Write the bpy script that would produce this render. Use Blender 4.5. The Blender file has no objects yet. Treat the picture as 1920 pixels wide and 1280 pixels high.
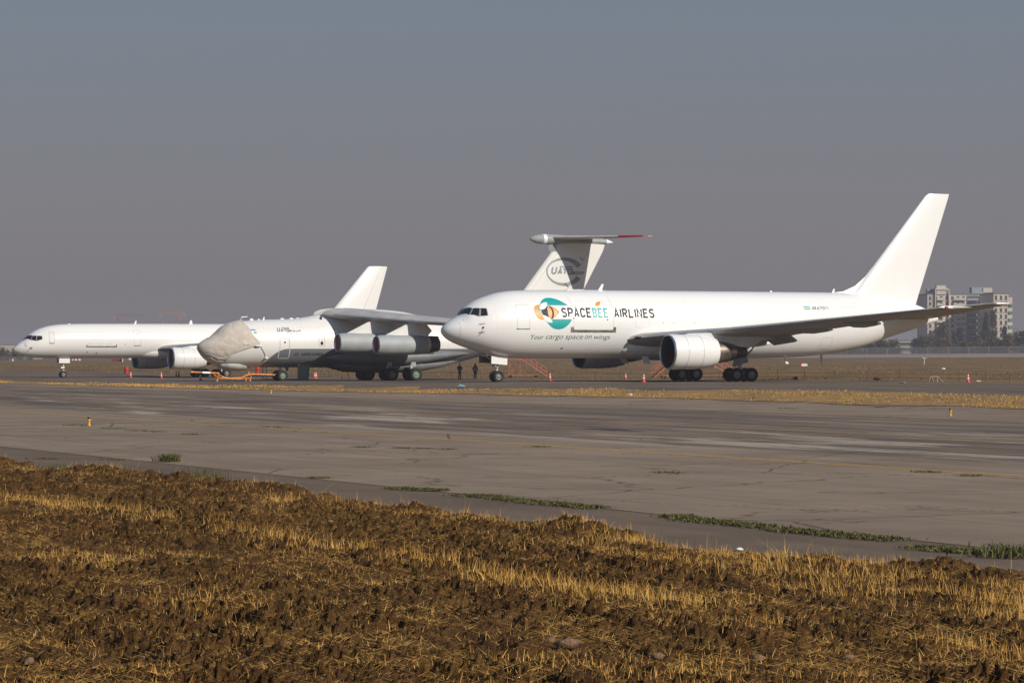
import bpy, bmesh, math, random
import numpy as np
from mathutils import Vector, Matrix
from mathutils.geometry import tessellate_polygon
random.seed(7); RNG = np.random.default_rng(7)
S = bpy.context.scene; C = S.collection
R = math.radians; PI = math.pi
BETA = R(26)                      # the taxiway runs along +Y, the aircraft face -X, the camera looks 26 degrees right of +Y
SB, CB = math.sin(BETA), math.cos(BETA)

# ------------------------------------------------------------------ camera, sky, sun, exposure
cam = bpy.data.cameras.new('camera'); camo = bpy.data.objects.new('camera', cam); C.objects.link(camo)
cam.sensor_width = 36; cam.lens = 36*5500/1920; cam.clip_start = 0.5; cam.clip_end = 30000
camo.location = (0, 0, 3.0)
camo.rotation_euler = (R(90) + math.atan(20/5500), 0, -BETA)
S.camera = camo
SUN = Vector((0.43, -1.0, 0.62)).normalized()
W = bpy.data.worlds.new('World'); S.world = W; W.use_nodes = True
nt = W.node_tree; bg = nt.nodes['Background']
sky = nt.nodes.new('ShaderNodeTexSky'); sky.sky_type = 'NISHITA'; sky.sun_disc = False
sky.sun_elevation = math.asin(SUN.z); sky.sun_rotation = math.atan2(SUN.x, SUN.y)
sky.air_density = 1.0; sky.dust_density = 2.0; sky.ozone_density = 1.0; sky.altitude = 400
hs = nt.nodes.new('ShaderNodeHueSaturation'); hs.inputs['Saturation'].default_value = 0.60
tint = nt.nodes.new('ShaderNodeMix'); tint.data_type = 'RGBA'; tint.blend_type = 'MULTIPLY'; tint.inputs[0].default_value = 1
tint.inputs[7].default_value = (1.0, 0.93, 0.98, 1)
nt.links.new(sky.outputs[0], hs.inputs['Color']); nt.links.new(hs.outputs[0], tint.inputs[6]); 
tc = nt.nodes.new('ShaderNodeTexCoord'); sp = nt.nodes.new('ShaderNodeSeparateXYZ'); nt.links.new(tc.outputs['Generated'], sp.inputs[0])
rmp = nt.nodes.new('ShaderNodeValToRGB'); nt.links.new(sp.outputs[2], rmp.inputs[0]); rmp.color_ramp.interpolation = 'B_SPLINE'
for i, (p_, c_) in enumerate(((0, (3.15,2.80,2.92)), (.035, (3.25,3.08,3.32)), (.075, (3.15,3.30,3.80)), (.13, (2.65,3.65,4.55)), (.4, (2.0,3.2,5.2)), (1, (1.4,2.6,5.2)))):
    el_ = rmp.color_ramp.elements[i] if i < 2 else rmp.color_ramp.elements.new(p_); el_.position = p_; el_.color = (*[q/6 for q in c_], 1)
mx = nt.nodes.new('ShaderNodeMix'); mx.data_type = 'RGBA'; mx.inputs[0].default_value = .82
nt.links.new(tint.outputs[2], mx.inputs[6]); sc6 = nt.nodes.new('ShaderNodeMix'); sc6.data_type = 'RGBA'; sc6.blend_type = 'MULTIPLY'; sc6.inputs[0].default_value = 1; sc6.inputs[7].default_value = (6, 6, 6, 1); nt.links.new(rmp.outputs[0], sc6.inputs[6]); nt.links.new(sc6.outputs[2], mx.inputs[7]); nt.links.new(mx.outputs[2], bg.inputs[0])
bg.inputs[1].default_value = 0.061
sun = bpy.data.lights.new('sun', 'SUN'); sun.energy = 4.4; sun.angle = R(0.5); sun.color = (1.0, 0.925, 0.82)
suno = bpy.data.objects.new('sun', sun); C.objects.link(suno); suno.location = (0, -50, 80)
suno.rotation_euler = SUN.to_track_quat('Z', 'Y').to_euler()
S.view_settings.view_transform = 'Standard'; S.view_settings.look = 'None'
S.view_settings.exposure = 0; S.view_settings.gamma = 1
S.render.engine = 'CYCLES'; S.cycles.use_denoising = True
S.cycles.max_bounces = 6; S.cycles.diffuse_bounces = 3; S.cycles.glossy_bounces = 3; S.cycles.volume_bounces = 1
S.cycles.transparent_max_bounces = 12

# ------------------------------------------------------------------ helpers: tagging
def tag(o, label=None, cat=None, group=None, kind=None):
    for k, v in (('label', label), ('category', cat), ('group', group), ('kind', kind)):
        if v: o[k] = v
    return o
def empty(name, loc, label, cat, group=None, rz=0):
    o = bpy.data.objects.new(name, None); C.objects.link(o); o.location = loc; o.rotation_euler = (0, 0, rz)
    o.empty_display_size = 0.3
    return tag(o, label, cat, group)
def kids(o): return [c for c in bpy.data.objects if c.parent == o]
def dup(o, loc, label=None, rz=None, parent=None, scale=None):
    c = o.copy(); C.objects.link(c); c.parent = parent
    if loc is not None: c.location = loc
    if rz is not None: c.rotation_euler = (0, 0, rz)
    if scale: c.scale = (scale,)*3
    if label: c['label'] = label
    for ch in kids(o): dup(ch, None, parent=c)
    return c
# ------------------------------------------------------------------ helpers: meshes
def raw(name, V, F, mats, parent=None, smooth=True, mi=None, angle=35, tri=None):
    me = bpy.data.meshes.new(name)
    if tri is not None:              # numpy: V (n,3), F (m,k) of equal size
        V = np.asarray(V, np.float32); F = np.asarray(F, np.int32); k = F.shape[1]
        me.vertices.add(len(V)); me.vertices.foreach_set('co', V.ravel())
        me.loops.add(F.size); me.loops.foreach_set('vertex_index', F.ravel())
        me.polygons.add(len(F)); me.polygons.foreach_set('loop_start', np.arange(0, F.size, k, dtype=np.int32))
        me.update(calc_edges=True)
    else:
        me.from_pydata([tuple(v) for v in V], [], F); me.update()
    for m in (mats if isinstance(mats, (list, tuple)) else [mats]): me.materials.append(m)
    if mi is not None: me.polygons.foreach_set('material_index', np.asarray(mi, np.int32))
    if smooth:
        me.polygons.foreach_set('use_smooth', np.ones(len(me.polygons), bool))
        if tri is None: me.set_sharp_from_angle(angle=R(angle))
    o = bpy.data.objects.new(name, me); C.objects.link(o)
    if parent: o.parent = parent
    return o
class MB:
    def __init__(s): s.V = []; s.F = []; s.M = []; s.m = 0
    def add(s, V, F):
        n = len(s.V); s.V += [tuple(v) for v in V]; s.F += [tuple(i+n for i in f) for f in F]; s.M += [s.m]*len(F); return s
    def hexa(s, P):                   # 8 corners: bottom ring 0-3, top ring 4-7
        return s.add(P, [(3,2,1,0),(4,5,6,7),(0,1,5,4),(1,2,6,5),(2,3,7,6),(3,0,4,7)])
    def box(s, c, d, rz=0, ry=0):
        M = Matrix.Rotation(rz, 3, 'Z') @ Matrix.Rotation(ry, 3, 'Y'); c = Vector(c); a, b, h = d[0]/2, d[1]/2, d[2]/2
        return s.hexa([c + M @ Vector(p) for p in ((-a,-b,-h),(a,-b,-h),(a,b,-h),(-a,b,-h),(-a,-b,h),(a,-b,h),(a,b,h),(-a,b,h))])
    def slab(s, poly, axis, a, b):    # prism: 2-D polygon swept along an axis from a to b
        n = len(poly)
        def P(u, v, t): return {'y': (u, t, v), 'z': (u, v, t), 'x': (t, u, v)}[axis]
        V = [P(u, v, a) for u, v in poly] + [P(u, v, b) for u, v in poly]
        F = [tuple(range(n)), tuple(range(2*n-1, n-1, -1))] + [(i, i+n, (i+1) % n + n, (i+1) % n) for i in range(n)]
        return s.add(V, F)
    def tube(s, pts, r, n=8):
        pts = [Vector(p) for p in pts]; rr = r if isinstance(r, (list, tuple)) else [r]*len(pts)
        V = []; F = []
        for i, p in enumerate(pts):
            d = (pts[min(i+1, len(pts)-1)] - pts[max(i-1, 0)]).normalized()
            a = d.orthogonal().normalized() if abs(d.z) > 0.9 else d.cross(Vector((0,0,1))).normalized()
            b = d.cross(a)
            for k in range(n):
                t = 2*PI*k/n; V.append(p + (a*math.cos(t) + b*math.sin(t))*rr[i])
        for i in range(len(pts)-1):
            for k in range(n): F.append((i*n+k, i*n+(k+1) % n, (i+1)*n+(k+1) % n, (i+1)*n+k))
        F += [tuple(range(n-1, -1, -1)), tuple(range(len(V)-n, len(V)))]
        return s.add(V, F)
    def rev(s, prof, o, d='x', n=32, squash=None):      # profile (t, r) around an axis through o
        o = Vector(o); V = []; F = []
        for t, r in prof:
            for k in range(n):
                a = 2*PI*k/n; c, q = math.cos(a)*r, math.sin(a)*r
                V.append(o + Vector({'x': (t, c, q), 'y': (c, t, q), 'z': (c, q, t)}[d]))
        for i in range(len(prof)-1):
            for k in range(n): F.append((i*n+k, i*n+(k+1) % n, (i+1)*n+(k+1) % n, (i+1)*n+k))
        if prof[0][1] > 0.001 : pass
        return s.add(V, F)
    def loft(s, rings, caps=True, closed=True):
        n = len(rings[0]); V = [p for r in rings for p in r]; F = []
        for i in range(len(rings)-1):
            for k in range(n if closed else n-1): F.append((i*n+k, i*n+(k+1) % n, (i+1)*n+(k+1) % n, (i+1)*n+k))
        if caps: F += [tuple(range(n-1, -1, -1)), tuple(range(len(V)-n, len(V)))]
        return s.add(V, F)
    def build(s, name, mats, parent=None, smooth=True, angle=35):
        o = raw(name, s.V, s.F, mats, parent, smooth, s.M, angle)
        bm = bmesh.new(); bm.from_mesh(o.data); bmesh.ops.recalc_face_normals(bm, faces=bm.faces); bm.to_mesh(o.data); bm.free()
        if smooth: o.data.set_sharp_from_angle(angle=R(angle))
        return o
def pchip(xs, ys):
    xs = np.asarray(xs, float); ys = np.asarray(ys, float); h = np.diff(xs); d = np.diff(ys)/h; m = np.zeros_like(ys)
    for i in range(1, len(xs)-1):
        if d[i-1]*d[i] > 0:
            w1, w2 = 2*h[i]+h[i-1], h[i]+2*h[i-1]; m[i] = (w1+w2)/(w1/d[i-1]+w2/d[i])
    m[0], m[-1] = d[0], d[-1]
    def f(x):
        x = np.clip(np.asarray(x, float), xs[0], xs[-1]); i = np.clip(np.searchsorted(xs, x, 'right')-1, 0, len(xs)-2)
        t = (x-xs[i])/h[i]
        return (ys[i]*(1+2*t)*(1-t)**2 + h[i]*m[i]*t*(1-t)**2 + ys[i+1]*t*t*(3-2*t) + h[i]*m[i+1]*t*t*(t-1))
    return f
# numpy noise
def vnoise(x, y, seed=0):
    xi, yi = np.floor(x).astype(np.int64), np.floor(y).astype(np.int64); fx, fy = x-xi, y-yi
    fx = fx*fx*fx*(fx*(fx*6-15)+10); fy = fy*fy*fy*(fy*(fy*6-15)+10)
    def h(a, b):
        n = (a*374761393 + b*668265263 + seed*974634777) & 0xffffffff
        n = ((n ^ (n >> 13))*1274126177) & 0xffffffff
        return ((n ^ (n >> 16)) & 0xffff)/65535.0
    return (h(xi,yi)*(1-fx)+h(xi+1,yi)*fx)*(1-fy) + (h(xi,yi+1)*(1-fx)+h(xi+1,yi+1)*fx)*fy
def fbm(x, y, o=4, seed=0):
    s = 0; a = .5; t = 0
    for i in range(o): s = s + a*vnoise(x*2**i+17.3*i, y*2**i-9.1*i, seed+i); t += a; a *= .5
    return s/t
def worley(x, y, seed=0):
    xi, yi = np.floor(x).astype(np.int64), np.floor(y).astype(np.int64); d1 = np.full(x.shape, 9.0); hh = np.zeros(x.shape)
    for dx in (-1,0,1):
        for dy in (-1,0,1):
            a, b = xi+dx, yi+dy
            n = (a*374761393 + b*668265263 + seed*974634777) & 0xffffffff; n = ((n ^ (n >> 13))*1274126177) & 0xffffffff
            px = (n & 0xff)/255.0; py = ((n >> 8) & 0xff)/255.0; ph = ((n >> 16) & 0xff)/255.0
            d = (a+px-x)**2 + (b+py-y)**2; m = d < d1; d1 = np.where(m, d, d1); hh = np.where(m, ph, hh)
    return np.sqrt(d1), hh
def sstep(a, b, x): t = np.clip((x-a)/(b-a), 0, 1); return t*t*(3-2*t)
_ap = pchip([-100, 150, 216, 276, 332, 900], [.60, .60, .55, .10, 0., 0.])
def gz(x, y):                       # height of the ground
    x = np.asarray(x, float); y = np.asarray(y, float)
    D = x*SB + y*CB; X = x*CB - y*SB
    ap = _ap(y)*sstep(84, 95, x)*(1-sstep(140, 330, x))
    t = np.clip((D-330)/870, 0, 1)
    return ap + np.clip(1.13+.0072*X, -2.5, 3.2)*t*sstep(130, 220, x)
def bend(y): return -.085*np.maximum(0, np.asarray(y, float)-170)
def G(x, y): return float(gz(x, y))
def at(px, D):                      # site coordinates of a bearing (photo column) and distance
    X = (px-960)/5500*D; return X*CB + D*SB, -X*SB + D*CB
# ------------------------------------------------------------------ helpers: materials
def nodes(name):
    m = bpy.data.materials.new(name); m.use_nodes = True; return m, m.node_tree, m.node_tree.nodes['Principled BSDF']
def mix(nt, fac, a, b, mode='MIX'):
    n = nt.nodes.new('ShaderNodeMix'); n.data_type = 'RGBA'; n.blend_type = mode
    for i, v in ((0, fac), (6, a), (7, b)):
        if hasattr(v, 'is_linked'): nt.links.new(v, n.inputs[i])
        elif i == 0: n.inputs[0].default_value = v
        else: n.inputs[i].default_value = (*v[:3], 1)
    return n.outputs[2]
def math_(nt, op, a, b=None, c=None, clamp=False):
    n = nt.nodes.new('ShaderNodeMath'); n.operation = op; n.use_clamp = clamp
    for i, v in enumerate((a, b, c)):
        if v is None: continue
        if hasattr(v, 'is_linked'): nt.links.new(v, n.inputs[i])
        else: n.inputs[i].default_value = v
    return n.outputs[0]
def coords(nt, kind='Position', scale=(1,1,1), rot=0):
    if kind == 'Position': o = nt.nodes.new('ShaderNodeNewGeometry').outputs['Position']
    else: o = nt.nodes.new('ShaderNodeTexCoord').outputs['Object']
    mp = nt.nodes.new('ShaderNodeMapping'); mp.inputs['Scale'].default_value = scale; mp.inputs['Rotation'].default_value = (0, 0, rot)
    nt.links.new(o, mp.inputs[0]); return mp.outputs[0]
def noise(nt, vec, scale=1, detail=4, rough=.55, lo=.35, hi=.65):
    n = nt.nodes.new('ShaderNodeTexNoise'); n.inputs['Scale'].default_value = scale; n.inputs['Detail'].default_value = detail
    n.inputs['Roughness'].default_value = rough; nt.links.new(vec, n.inputs['Vector'])
    r = nt.nodes.new('ShaderNodeMapRange'); r.inputs[1].default_value = lo; r.inputs[2].default_value = hi
    nt.links.new(n.outputs[0], r.inputs[0]); return r.outputs[0]
def bump(nt, p, h, strength=.3, dist=.02):
    b = nt.nodes.new('ShaderNodeBump'); b.inputs['Strength'].default_value = strength; b.inputs['Distance'].default_value = dist
    nt.links.new(h, b.inputs['Height']); nt.links.new(b.outputs[0], p.inputs['Normal'])
def mat(name, col, rough=.5, metal=0, var=.12, vs=2.0, coat=0, spec=.5, bmp=0):
    m, nt, p = nodes(name); v = coords(nt, 'Object')
    n = noise(nt, v, vs, 5)
    d = tuple(c*(1-var) for c in col); l = tuple(min(1, c*(1+var*.6)) for c in col)
    nt.links.new(mix(nt, n, d, l), p.inputs['Base Color'])
    p.inputs['Roughness'].default_value = rough; p.inputs['Metallic'].default_value = metal
    p.inputs['Coat Weight'].default_value = coat; p.inputs['Specular IOR Level'].default_value = spec
    if bmp: bump(nt, p, n, bmp)
    return m
def paint(name, col, dirt=(.62,.60,.56), amt=.35, rough=.28, seams=4.4, grey=None):
    m, nt, p = nodes(name); v = coords(nt, 'Object', (.25, .8, .8))
    g = noise(nt, v, .9, 6, .6, .42, .8); fine = noise(nt, coords(nt, 'Object', (.6, 3, 3)), 2.2, 4, .6, .45, .8)
    a = math_(nt, 'MULTIPLY', math_(nt, 'ADD', g, math_(nt, 'MULTIPLY', fine, .5)), amt*.4, clamp=True)
    sep = nt.nodes.new('ShaderNodeSeparateXYZ'); nt.links.new(coords(nt, 'Object'), sep.inputs[0])
    c = mix(nt, a, col, dirt)
    if grey:                       # second colour low on the body, its front edge curving down to the belly
        t = math_(nt, 'MULTIPLY', math_(nt, 'SUBTRACT', .2, sep.outputs[0]), 1/2.8, clamp=True)
        thr = math_(nt, 'SUBTRACT', 3.25, math_(nt, 'MULTIPLY', math_(nt, 'POWER', t, 2.4), 1.95))
        f = math_(nt, 'MULTIPLY', math_(nt, 'SUBTRACT', thr, sep.outputs[2]), 60, clamp=True)
        c = mix(nt, f, c, mix(nt, a, grey, tuple(x*.75 for x in grey)))
    if seams:
        fr = math_(nt, 'FRACT', math_(nt, 'MULTIPLY', math_(nt, 'ADD', sep.outputs[0], 40.7), 1/seams))
        ln = math_(nt, 'LESS_THAN', fr, .012/seams*1.6)
        c = mix(nt, math_(nt, 'MULTIPLY', ln, .28), c, (.3,.3,.3))
        zz = sep.outputs[2]
        for zl in (3.05, 4.35, 6.65):
            c = mix(nt, math_(nt, 'MULTIPLY', math_(nt, 'LESS_THAN', math_(nt, 'ABSOLUTE', math_(nt, 'SUBTRACT', zz, zl)), .012), .20), c, (.35,.35,.35))
        pl = math_(nt, 'MULTIPLY', math_(nt, 'LESS_THAN', math_(nt, 'ABSOLUTE', math_(nt, 'SUBTRACT', zz, 5.32)), .16), math_(nt, 'LESS_THAN', math_(nt, 'FRACT', math_(nt, 'MULTIPLY', sep.outputs[0], 1/.53)), .42))
        c = mix(nt, math_(nt, 'MULTIPLY', pl, .07), c, (.3,.3,.3))
    nt.links.new(c, p.inputs['Base Color']); p.inputs['Roughness'].default_value = rough
    p.inputs['Coat Weight'].default_value = .25; p.inputs['Coat Roughness'].default_value = .12
    w = noise(nt, coords(nt, 'Object', (.9, 1, 1)), 1.1, 2, .5, 0, 1); bump(nt, p, w, .12, .03)
    return m
M = {}
M['white'] = paint('white_paint', (.80,.80,.79))
M['white757'] = paint('white_paint_older', (.77,.76,.74), amt=.5)
M['twotone'] = paint('white_over_grey_paint', (.76,.75,.72), amt=.6, rough=.35, seams=5.3, grey=(.15,.163,.172))
M['grey'] = mat('grey_paint', (.33,.35,.355), .6, var=.14, vs=.8)
M['pylonwhite'] = mat('pylon_paint', (.62,.63,.62), .45, var=.14, vs=.8)
M['dgrey'] = mat('dark_grey_paint', (.15,.163,.172), .5, var=.14, vs=.8)
M['wingtop'] = mat('wing_paint', (.36,.36,.35), .38, var=.14, vs=.7)
M['wingil'] = mat('weathered_wing_paint', (.47,.45,.42), .42, var=.16, vs=.7)
M['bare'] = mat('bare_metal', (.55,.56,.58), .22, .95, var=.1, vs=3)
M['slat'] = mat('slat_metal', (.30,.31,.34), .28, .55, var=.12, vs=.8)
M['hot'] = mat('heat_stained_metal', (.36,.31,.26), .36, .9, var=.4, vs=1.4)
M['hotdark'] = mat('sooty_metal', (.12,.10,.09), .45, .8, var=.3, vs=2)
M['black'] = mat('black_metal', (.012,.012,.013), .6, var=.3)
M['glass'] = mat('cockpit_glass', (.012,.013,.015), .06, var=.2, spec=.7)
M['winframe'] = mat('window_frame_metal', (.34,.32,.29), .4, .3)
M['tyre'] = mat('tyre_rubber', (.016,.016,.016), .8, var=.4, vs=4)
M['rim'] = mat('wheel_rim_metal', (.26,.26,.25), .4, .6, var=.3, vs=9)
M['rimgreen'] = mat('green_wheel_rim', (.20,.26,.20), .5, .1, var=.3, vs=9)
M['strut'] = mat('gear_strut_paint', (.55,.54,.52), .4, .2, var=.35, vs=7)
M['line'] = mat('panel_gap', (.30,.29,.28), .6)
M['sill'] = mat('scuffed_sill_metal', (.22,.21,.19), .5, .4, var=.5, vs=3)
M['red'] = mat('red_paint', (.55,.02,.015), .4, var=.15)
M['redcover'] = mat('red_brown_canvas', (.15,.022,.016), .8, var=.35, vs=2.5)
M['canvas'] = mat('beige_canvas', (.56,.50,.43), .9, var=.12, vs=1.6, bmp=.1)
M['rope'] = mat('dark_rope', (.06,.055,.05), .9)
M['orange'] = mat('orange_paint', (.62,.21,.025), .5, var=.35, vs=3)
M['coral'] = mat('faded_red_paint', (.50,.15,.09), .55, var=.25, vs=3)
M['cone'] = mat('cone_plastic', (.62,.06,.025), .5, var=.2)
M['refl'] = mat('white_plastic', (.78,.78,.76), .5)
M['steel'] = mat('galvanised_steel', (.30,.30,.30), .5, .4, var=.25)
M['yellow'] = mat('yellow_marker_paint', (.75,.42,.02), .5, var=.2, vs=8)
M['blueglass'] = mat('dark_blue_glass', (.012,.016,.06), .15)
M['teal'] = mat('teal_film', (.0,.33,.32), .42, var=.05)
M['beeorange'] = mat('orange_film', (.85,.27,.02), .42, var=.05)
M['ink'] = mat('black_film', (.012,.012,.014), .55, var=.2, spec=.3)
M['inkteal'] = mat('dark_teal_film', (.06,.15,.15), .55, var=.1, spec=.3)
M['inkgrey'] = mat('grey_film', (.20,.23,.25), .35, var=.2, vs=5)
M['emblem'] = mat('blue_grey_film', (.27,.31,.34), .35, var=.2, vs=3)
M['flagblue'] = mat('flag_blue_film', (.03,.28,.62), .35, var=.05)
M['flaggreen'] = mat('flag_green_film', (.08,.40,.03), .35, var=.05)
M['flagwhite'] = mat('flag_white_film', (.8,.8,.8), .35, var=.03)

# ------------------------------------------------------------------ ground
def sheet(name, xs, ys, m, dz=0., kind='structure', wob=None):
    xs = np.asarray(xs, float); ys = np.asarray(ys, float); X, Y = np.meshgrid(xs, ys)
    if wob is not None: X = wob(X, Y)
    V = np.stack([X, Y, gz(X, Y)+dz], -1).reshape(-1, 3); nx, ny = len(xs), len(ys)
    i = np.arange(nx-1)[None]+np.arange(ny-1)[:, None]*nx
    F = np.stack([i, i+1, i+nx+1, i+nx], -1).reshape(-1, 4)
    o = raw(name, V, F, m, tri=1); tag(o, kind=kind); return o
def m_ground():
    m, nt, p = nodes('dry_infield_grass'); v = coords(nt)
    a = noise(nt, v, .09, 6, .65, .36, .62); b = noise(nt, v, .7, 5, .65, .35, .65); c = noise(nt, v, .022, 4, .6, .4, .6)
    col = mix(nt, b, (.145,.086,.032), (.37,.222,.078)); col = mix(nt, math_(nt,'MULTIPLY',a,.85), col, (.075,.048,.026))
    col = mix(nt, math_(nt,'MULTIPLY',c,.5), col, (.19,.14,.08))
    nt.links.new(col, p.inputs['Base Color']); p.inputs['Roughness'].default_value = 1; p.inputs['Specular IOR Level'].default_value = .1
    return m
def m_concrete(name, base, patchy=True):
    m, nt, p = nodes(name); v = coords(nt)
    st = noise(nt, coords(nt, scale=(.9,.035,1)), 1.0, 5, .6, .38, .66)      # streaks along the taxiway
    bl = noise(nt, v, .16, 6, .65, .35, .68); fn = noise(nt, v, 9, 3, .7, .2, .8)
    gr = noise(nt, v, 55, 2, .6, .25, .75)
    col = mix(nt, bl, tuple(c*.70 for c in base), tuple(c*1.16 for c in base))
    col = mix(nt, math_(nt,'MULTIPLY',fn,.36), col, tuple(c*.72 for c in base)); col = mix(nt, math_(nt,'MULTIPLY',gr,.22), col, tuple(c*.6 for c in base))
    col = mix(nt, math_(nt,'MULTIPLY',st,.38), col, tuple(c*.55 for c in base))
    sep = nt.nodes.new('ShaderNodeSeparateXYZ'); nt.links.new(v, sep.inputs[0]); x, y = sep.outputs[0], sep.outputs[1]
    if patchy:
        # middle lane: darker bitumen with rubber streaks, and pale worn patches
        wob = math_(nt, 'MULTIPLY', noise(nt, coords(nt, scale=(1,.06,1)), .5, 4, .6, .2, .8), 5)
        lane = math_(nt, 'MULTIPLY', math_(nt,'SUBTRACT', math_(nt,'ADD', x, wob), 47.5), .35, clamp=True)
        lane2 = math_(nt, 'MULTIPLY', math_(nt,'SUBTRACT', 80, math_(nt,'ADD', x, wob)), .25, clamp=True)
        lane = math_(nt,'MULTIPLY', lane, lane2)
        s2 = noise(nt, coords(nt, scale=(.75,.045,1)), 1.0, 6, .62, .40, .60)
        col = mix(nt, math_(nt,'MULTIPLY', lane, math_(nt,'ADD', math_(nt,'MULTIPLY', s2, .62), .12)), col, (.055,.047,.045))
        pale = noise(nt, coords(nt, scale=(.42,.07,1)), .75, 6, .66, .53, .62)
        zone = math_(nt,'MULTIPLY', math_(nt,'MULTIPLY', math_(nt,'SUBTRACT', x, 44.5), .4, clamp=True), math_(nt,'MULTIPLY', math_(nt,'SUBTRACT', 68, x), .10, clamp=True))
        col = mix(nt, math_(nt,'MULTIPLY', math_(nt,'MULTIPLY', pale, zone), .75), col, (.44,.37,.29))
        tar = noise(nt, coords(nt, scale=(.5,.10,1)), .62, 5, .6, .66, .70)
        col = mix(nt, math_(nt,'MULTIPLY', math_(nt,'MULTIPLY', tar, lane), .85), col, (.022,.021,.023))
        # slab joints
        for ax, s in ((x, 7.5), (y, 7.5)):
            fr = math_(nt,'FRACT', math_(nt,'MULTIPLY', ax, 1/s)); ln = math_(nt,'LESS_THAN', fr, .009)
            col = mix(nt, math_(nt,'MULTIPLY', ln, .45), col, (.05,.042,.035))
        cr = nt.nodes.new('ShaderNodeTexVoronoi'); cr.feature = 'DISTANCE_TO_EDGE'; cr.inputs['Scale'].default_value = .13
        wv = mix(nt, 1., v, mix(nt, 1., noise(nt, v, .35, 5, .65, 0, 1), (3.5,3.5,3.5), 'MULTIPLY'), 'ADD'); nt.links.new(wv, cr.inputs['Vector'])
        ck = math_(nt,'LESS_THAN', cr.outputs[0], .0055); col = mix(nt, math_(nt,'MULTIPLY', ck, .6), col, (.04,.035,.03))
    nt.links.new(col, p.inputs['Base Color']); p.inputs['Roughness'].default_value = .95; p.inputs['Specular IOR Level'].default_value = .15
    bump(nt, p, gr, .35, .01); return m
def m_asphalt():
    m, nt, p = nodes('worn_asphalt'); v = coords(nt)
    a = noise(nt, v, .12, 6, .65, .35, .65); g = noise(nt, v, 40, 2, .7, .2, .8); d = noise(nt, coords(nt, scale=(.5,.08,1)), .5, 5, .62, .56, .64)
    col = mix(nt, a, (.130,.098,.072), (.215,.163,.120)); col = mix(nt, math_(nt,'MULTIPLY',g,.45), col, (.08,.062,.048))
    col = mix(nt, math_(nt,'MULTIPLY',d,.6), col, (.05,.04,.034))
    nt.links.new(col, p.inputs['Base Color']); p.inputs['Roughness'].default_value = .95; p.inputs['Specular IOR Level'].default_value = .15
    bump(nt, p, g, .4, .012); return m
def m_line():
    m, nt, p = nodes('worn_yellow_line'); v = coords(nt)
    n = noise(nt, coords(nt, scale=(6,1,1)), 1.6, 6, .7, .30, .50)
    nt.links.new(mix(nt, n, (.17,.12,.07), (.50,.28,.03)), p.inputs['Base Color']); p.inputs['Roughness'].default_value = .8; return m
def m_verge():
    m, nt, p = nodes('dry_verge_turf'); v = coords(nt)
    a = noise(nt, v, .35, 6, .65, .38, .62); b = noise(nt, v, 3.2, 4, .65, .35, .65)
    col = mix(nt, b, (.20,.105,.026), (.50,.28,.055)); col = mix(nt, math_(nt,'MULTIPLY',a,.6), col, (.13,.085,.045))
    nt.links.new(col, p.inputs['Base Color']); p.inputs['Roughness'].default_value = 1; return m
GR = m_ground()
# infield ground: a fan out to the horizon
dd = np.concatenate([[-400, -100, 0], np.geomspace(6, 8000, 150)]); aa = np.concatenate([np.linspace(-1.1,-.2,18), np.linspace(-.19,.19,90), np.linspace(.2,1.1,18)])
DD, AA = np.meshgrid(dd, aa); Xc = np.where(DD > 0, DD*np.tan(AA), np.tan(AA)*60); gx = Xc*CB + DD*SB; gy = -Xc*SB + DD*CB
V = np.stack([gx, gy, gz(gx, gy)-.05], -1).reshape(-1, 3); nx = len(dd)
i = np.arange(nx-1)[None]+np.arange(len(aa)-1)[:, None]*nx
tag(raw('ground', V, np.stack([i, i+nx, i+nx+1, i+1], -1).reshape(-1, 4), GR, tri=1), kind='structure')
YS = np.concatenate([np.arange(-60, 460, 2.), np.arange(460, 1000, 20.)])
sheet('shoulder', np.linspace(18, 26.4, 5), YS, m_concrete('shoulder_asphalt', (.19,.140,.100), False), 0)
sheet('taxiway', np.concatenate([np.linspace(26.25, 78, 12), np.linspace(80, 88.5, 12)]), YS, m_concrete('taxiway_concrete', (.31,.235,.17)), .008, wob=lambda X, Y: X+bend(Y)*sstep(50, 88, X))
ASPH = m_asphalt()
def apw(X, Y): return X + bend(Y)*(1-sstep(87, 104, X)) + np.where(X > 135, (fbm(Y/12., Y*0+7, 4, 9)-.5)*5, 0)
sheet('apron', np.concatenate([np.arange(87, 96, .6), np.arange(96, 135, 2.), [136.5]]), YS, ASPH, .005, wob=apw)
VERGE = m_verge()
def vwid(Y): return np.interp(Y, [90, 145, 170, 190, 215, 260, 300], [7.5, 8.5, 6.0, 4.2, 5.5, 7.5, 9]) + (fbm(Y/7., Y*0+1, 4, 15)-.5)*4.5
def vw(X, Y): return 87.4+bend(Y)+(fbm(Y/6., Y*0+4, 3, 25)-.5)*1.6 + X*np.maximum(1.2, vwid(Y))
sheet('verge', np.linspace(0, 1, 14), YS, VERGE, .035, wob=vw)
YL = m_line()
for xc, w in ((42.1, .28), (75.5, .24), (58.8, .22)):
    sheet('yellow_line', [xc-w/2, xc+w/2], YS, YL, .013, wob=(lambda X, Y, k=(0 if xc < 50 else 1 if xc > 70 else .55): X+bend(Y)*k))

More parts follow.
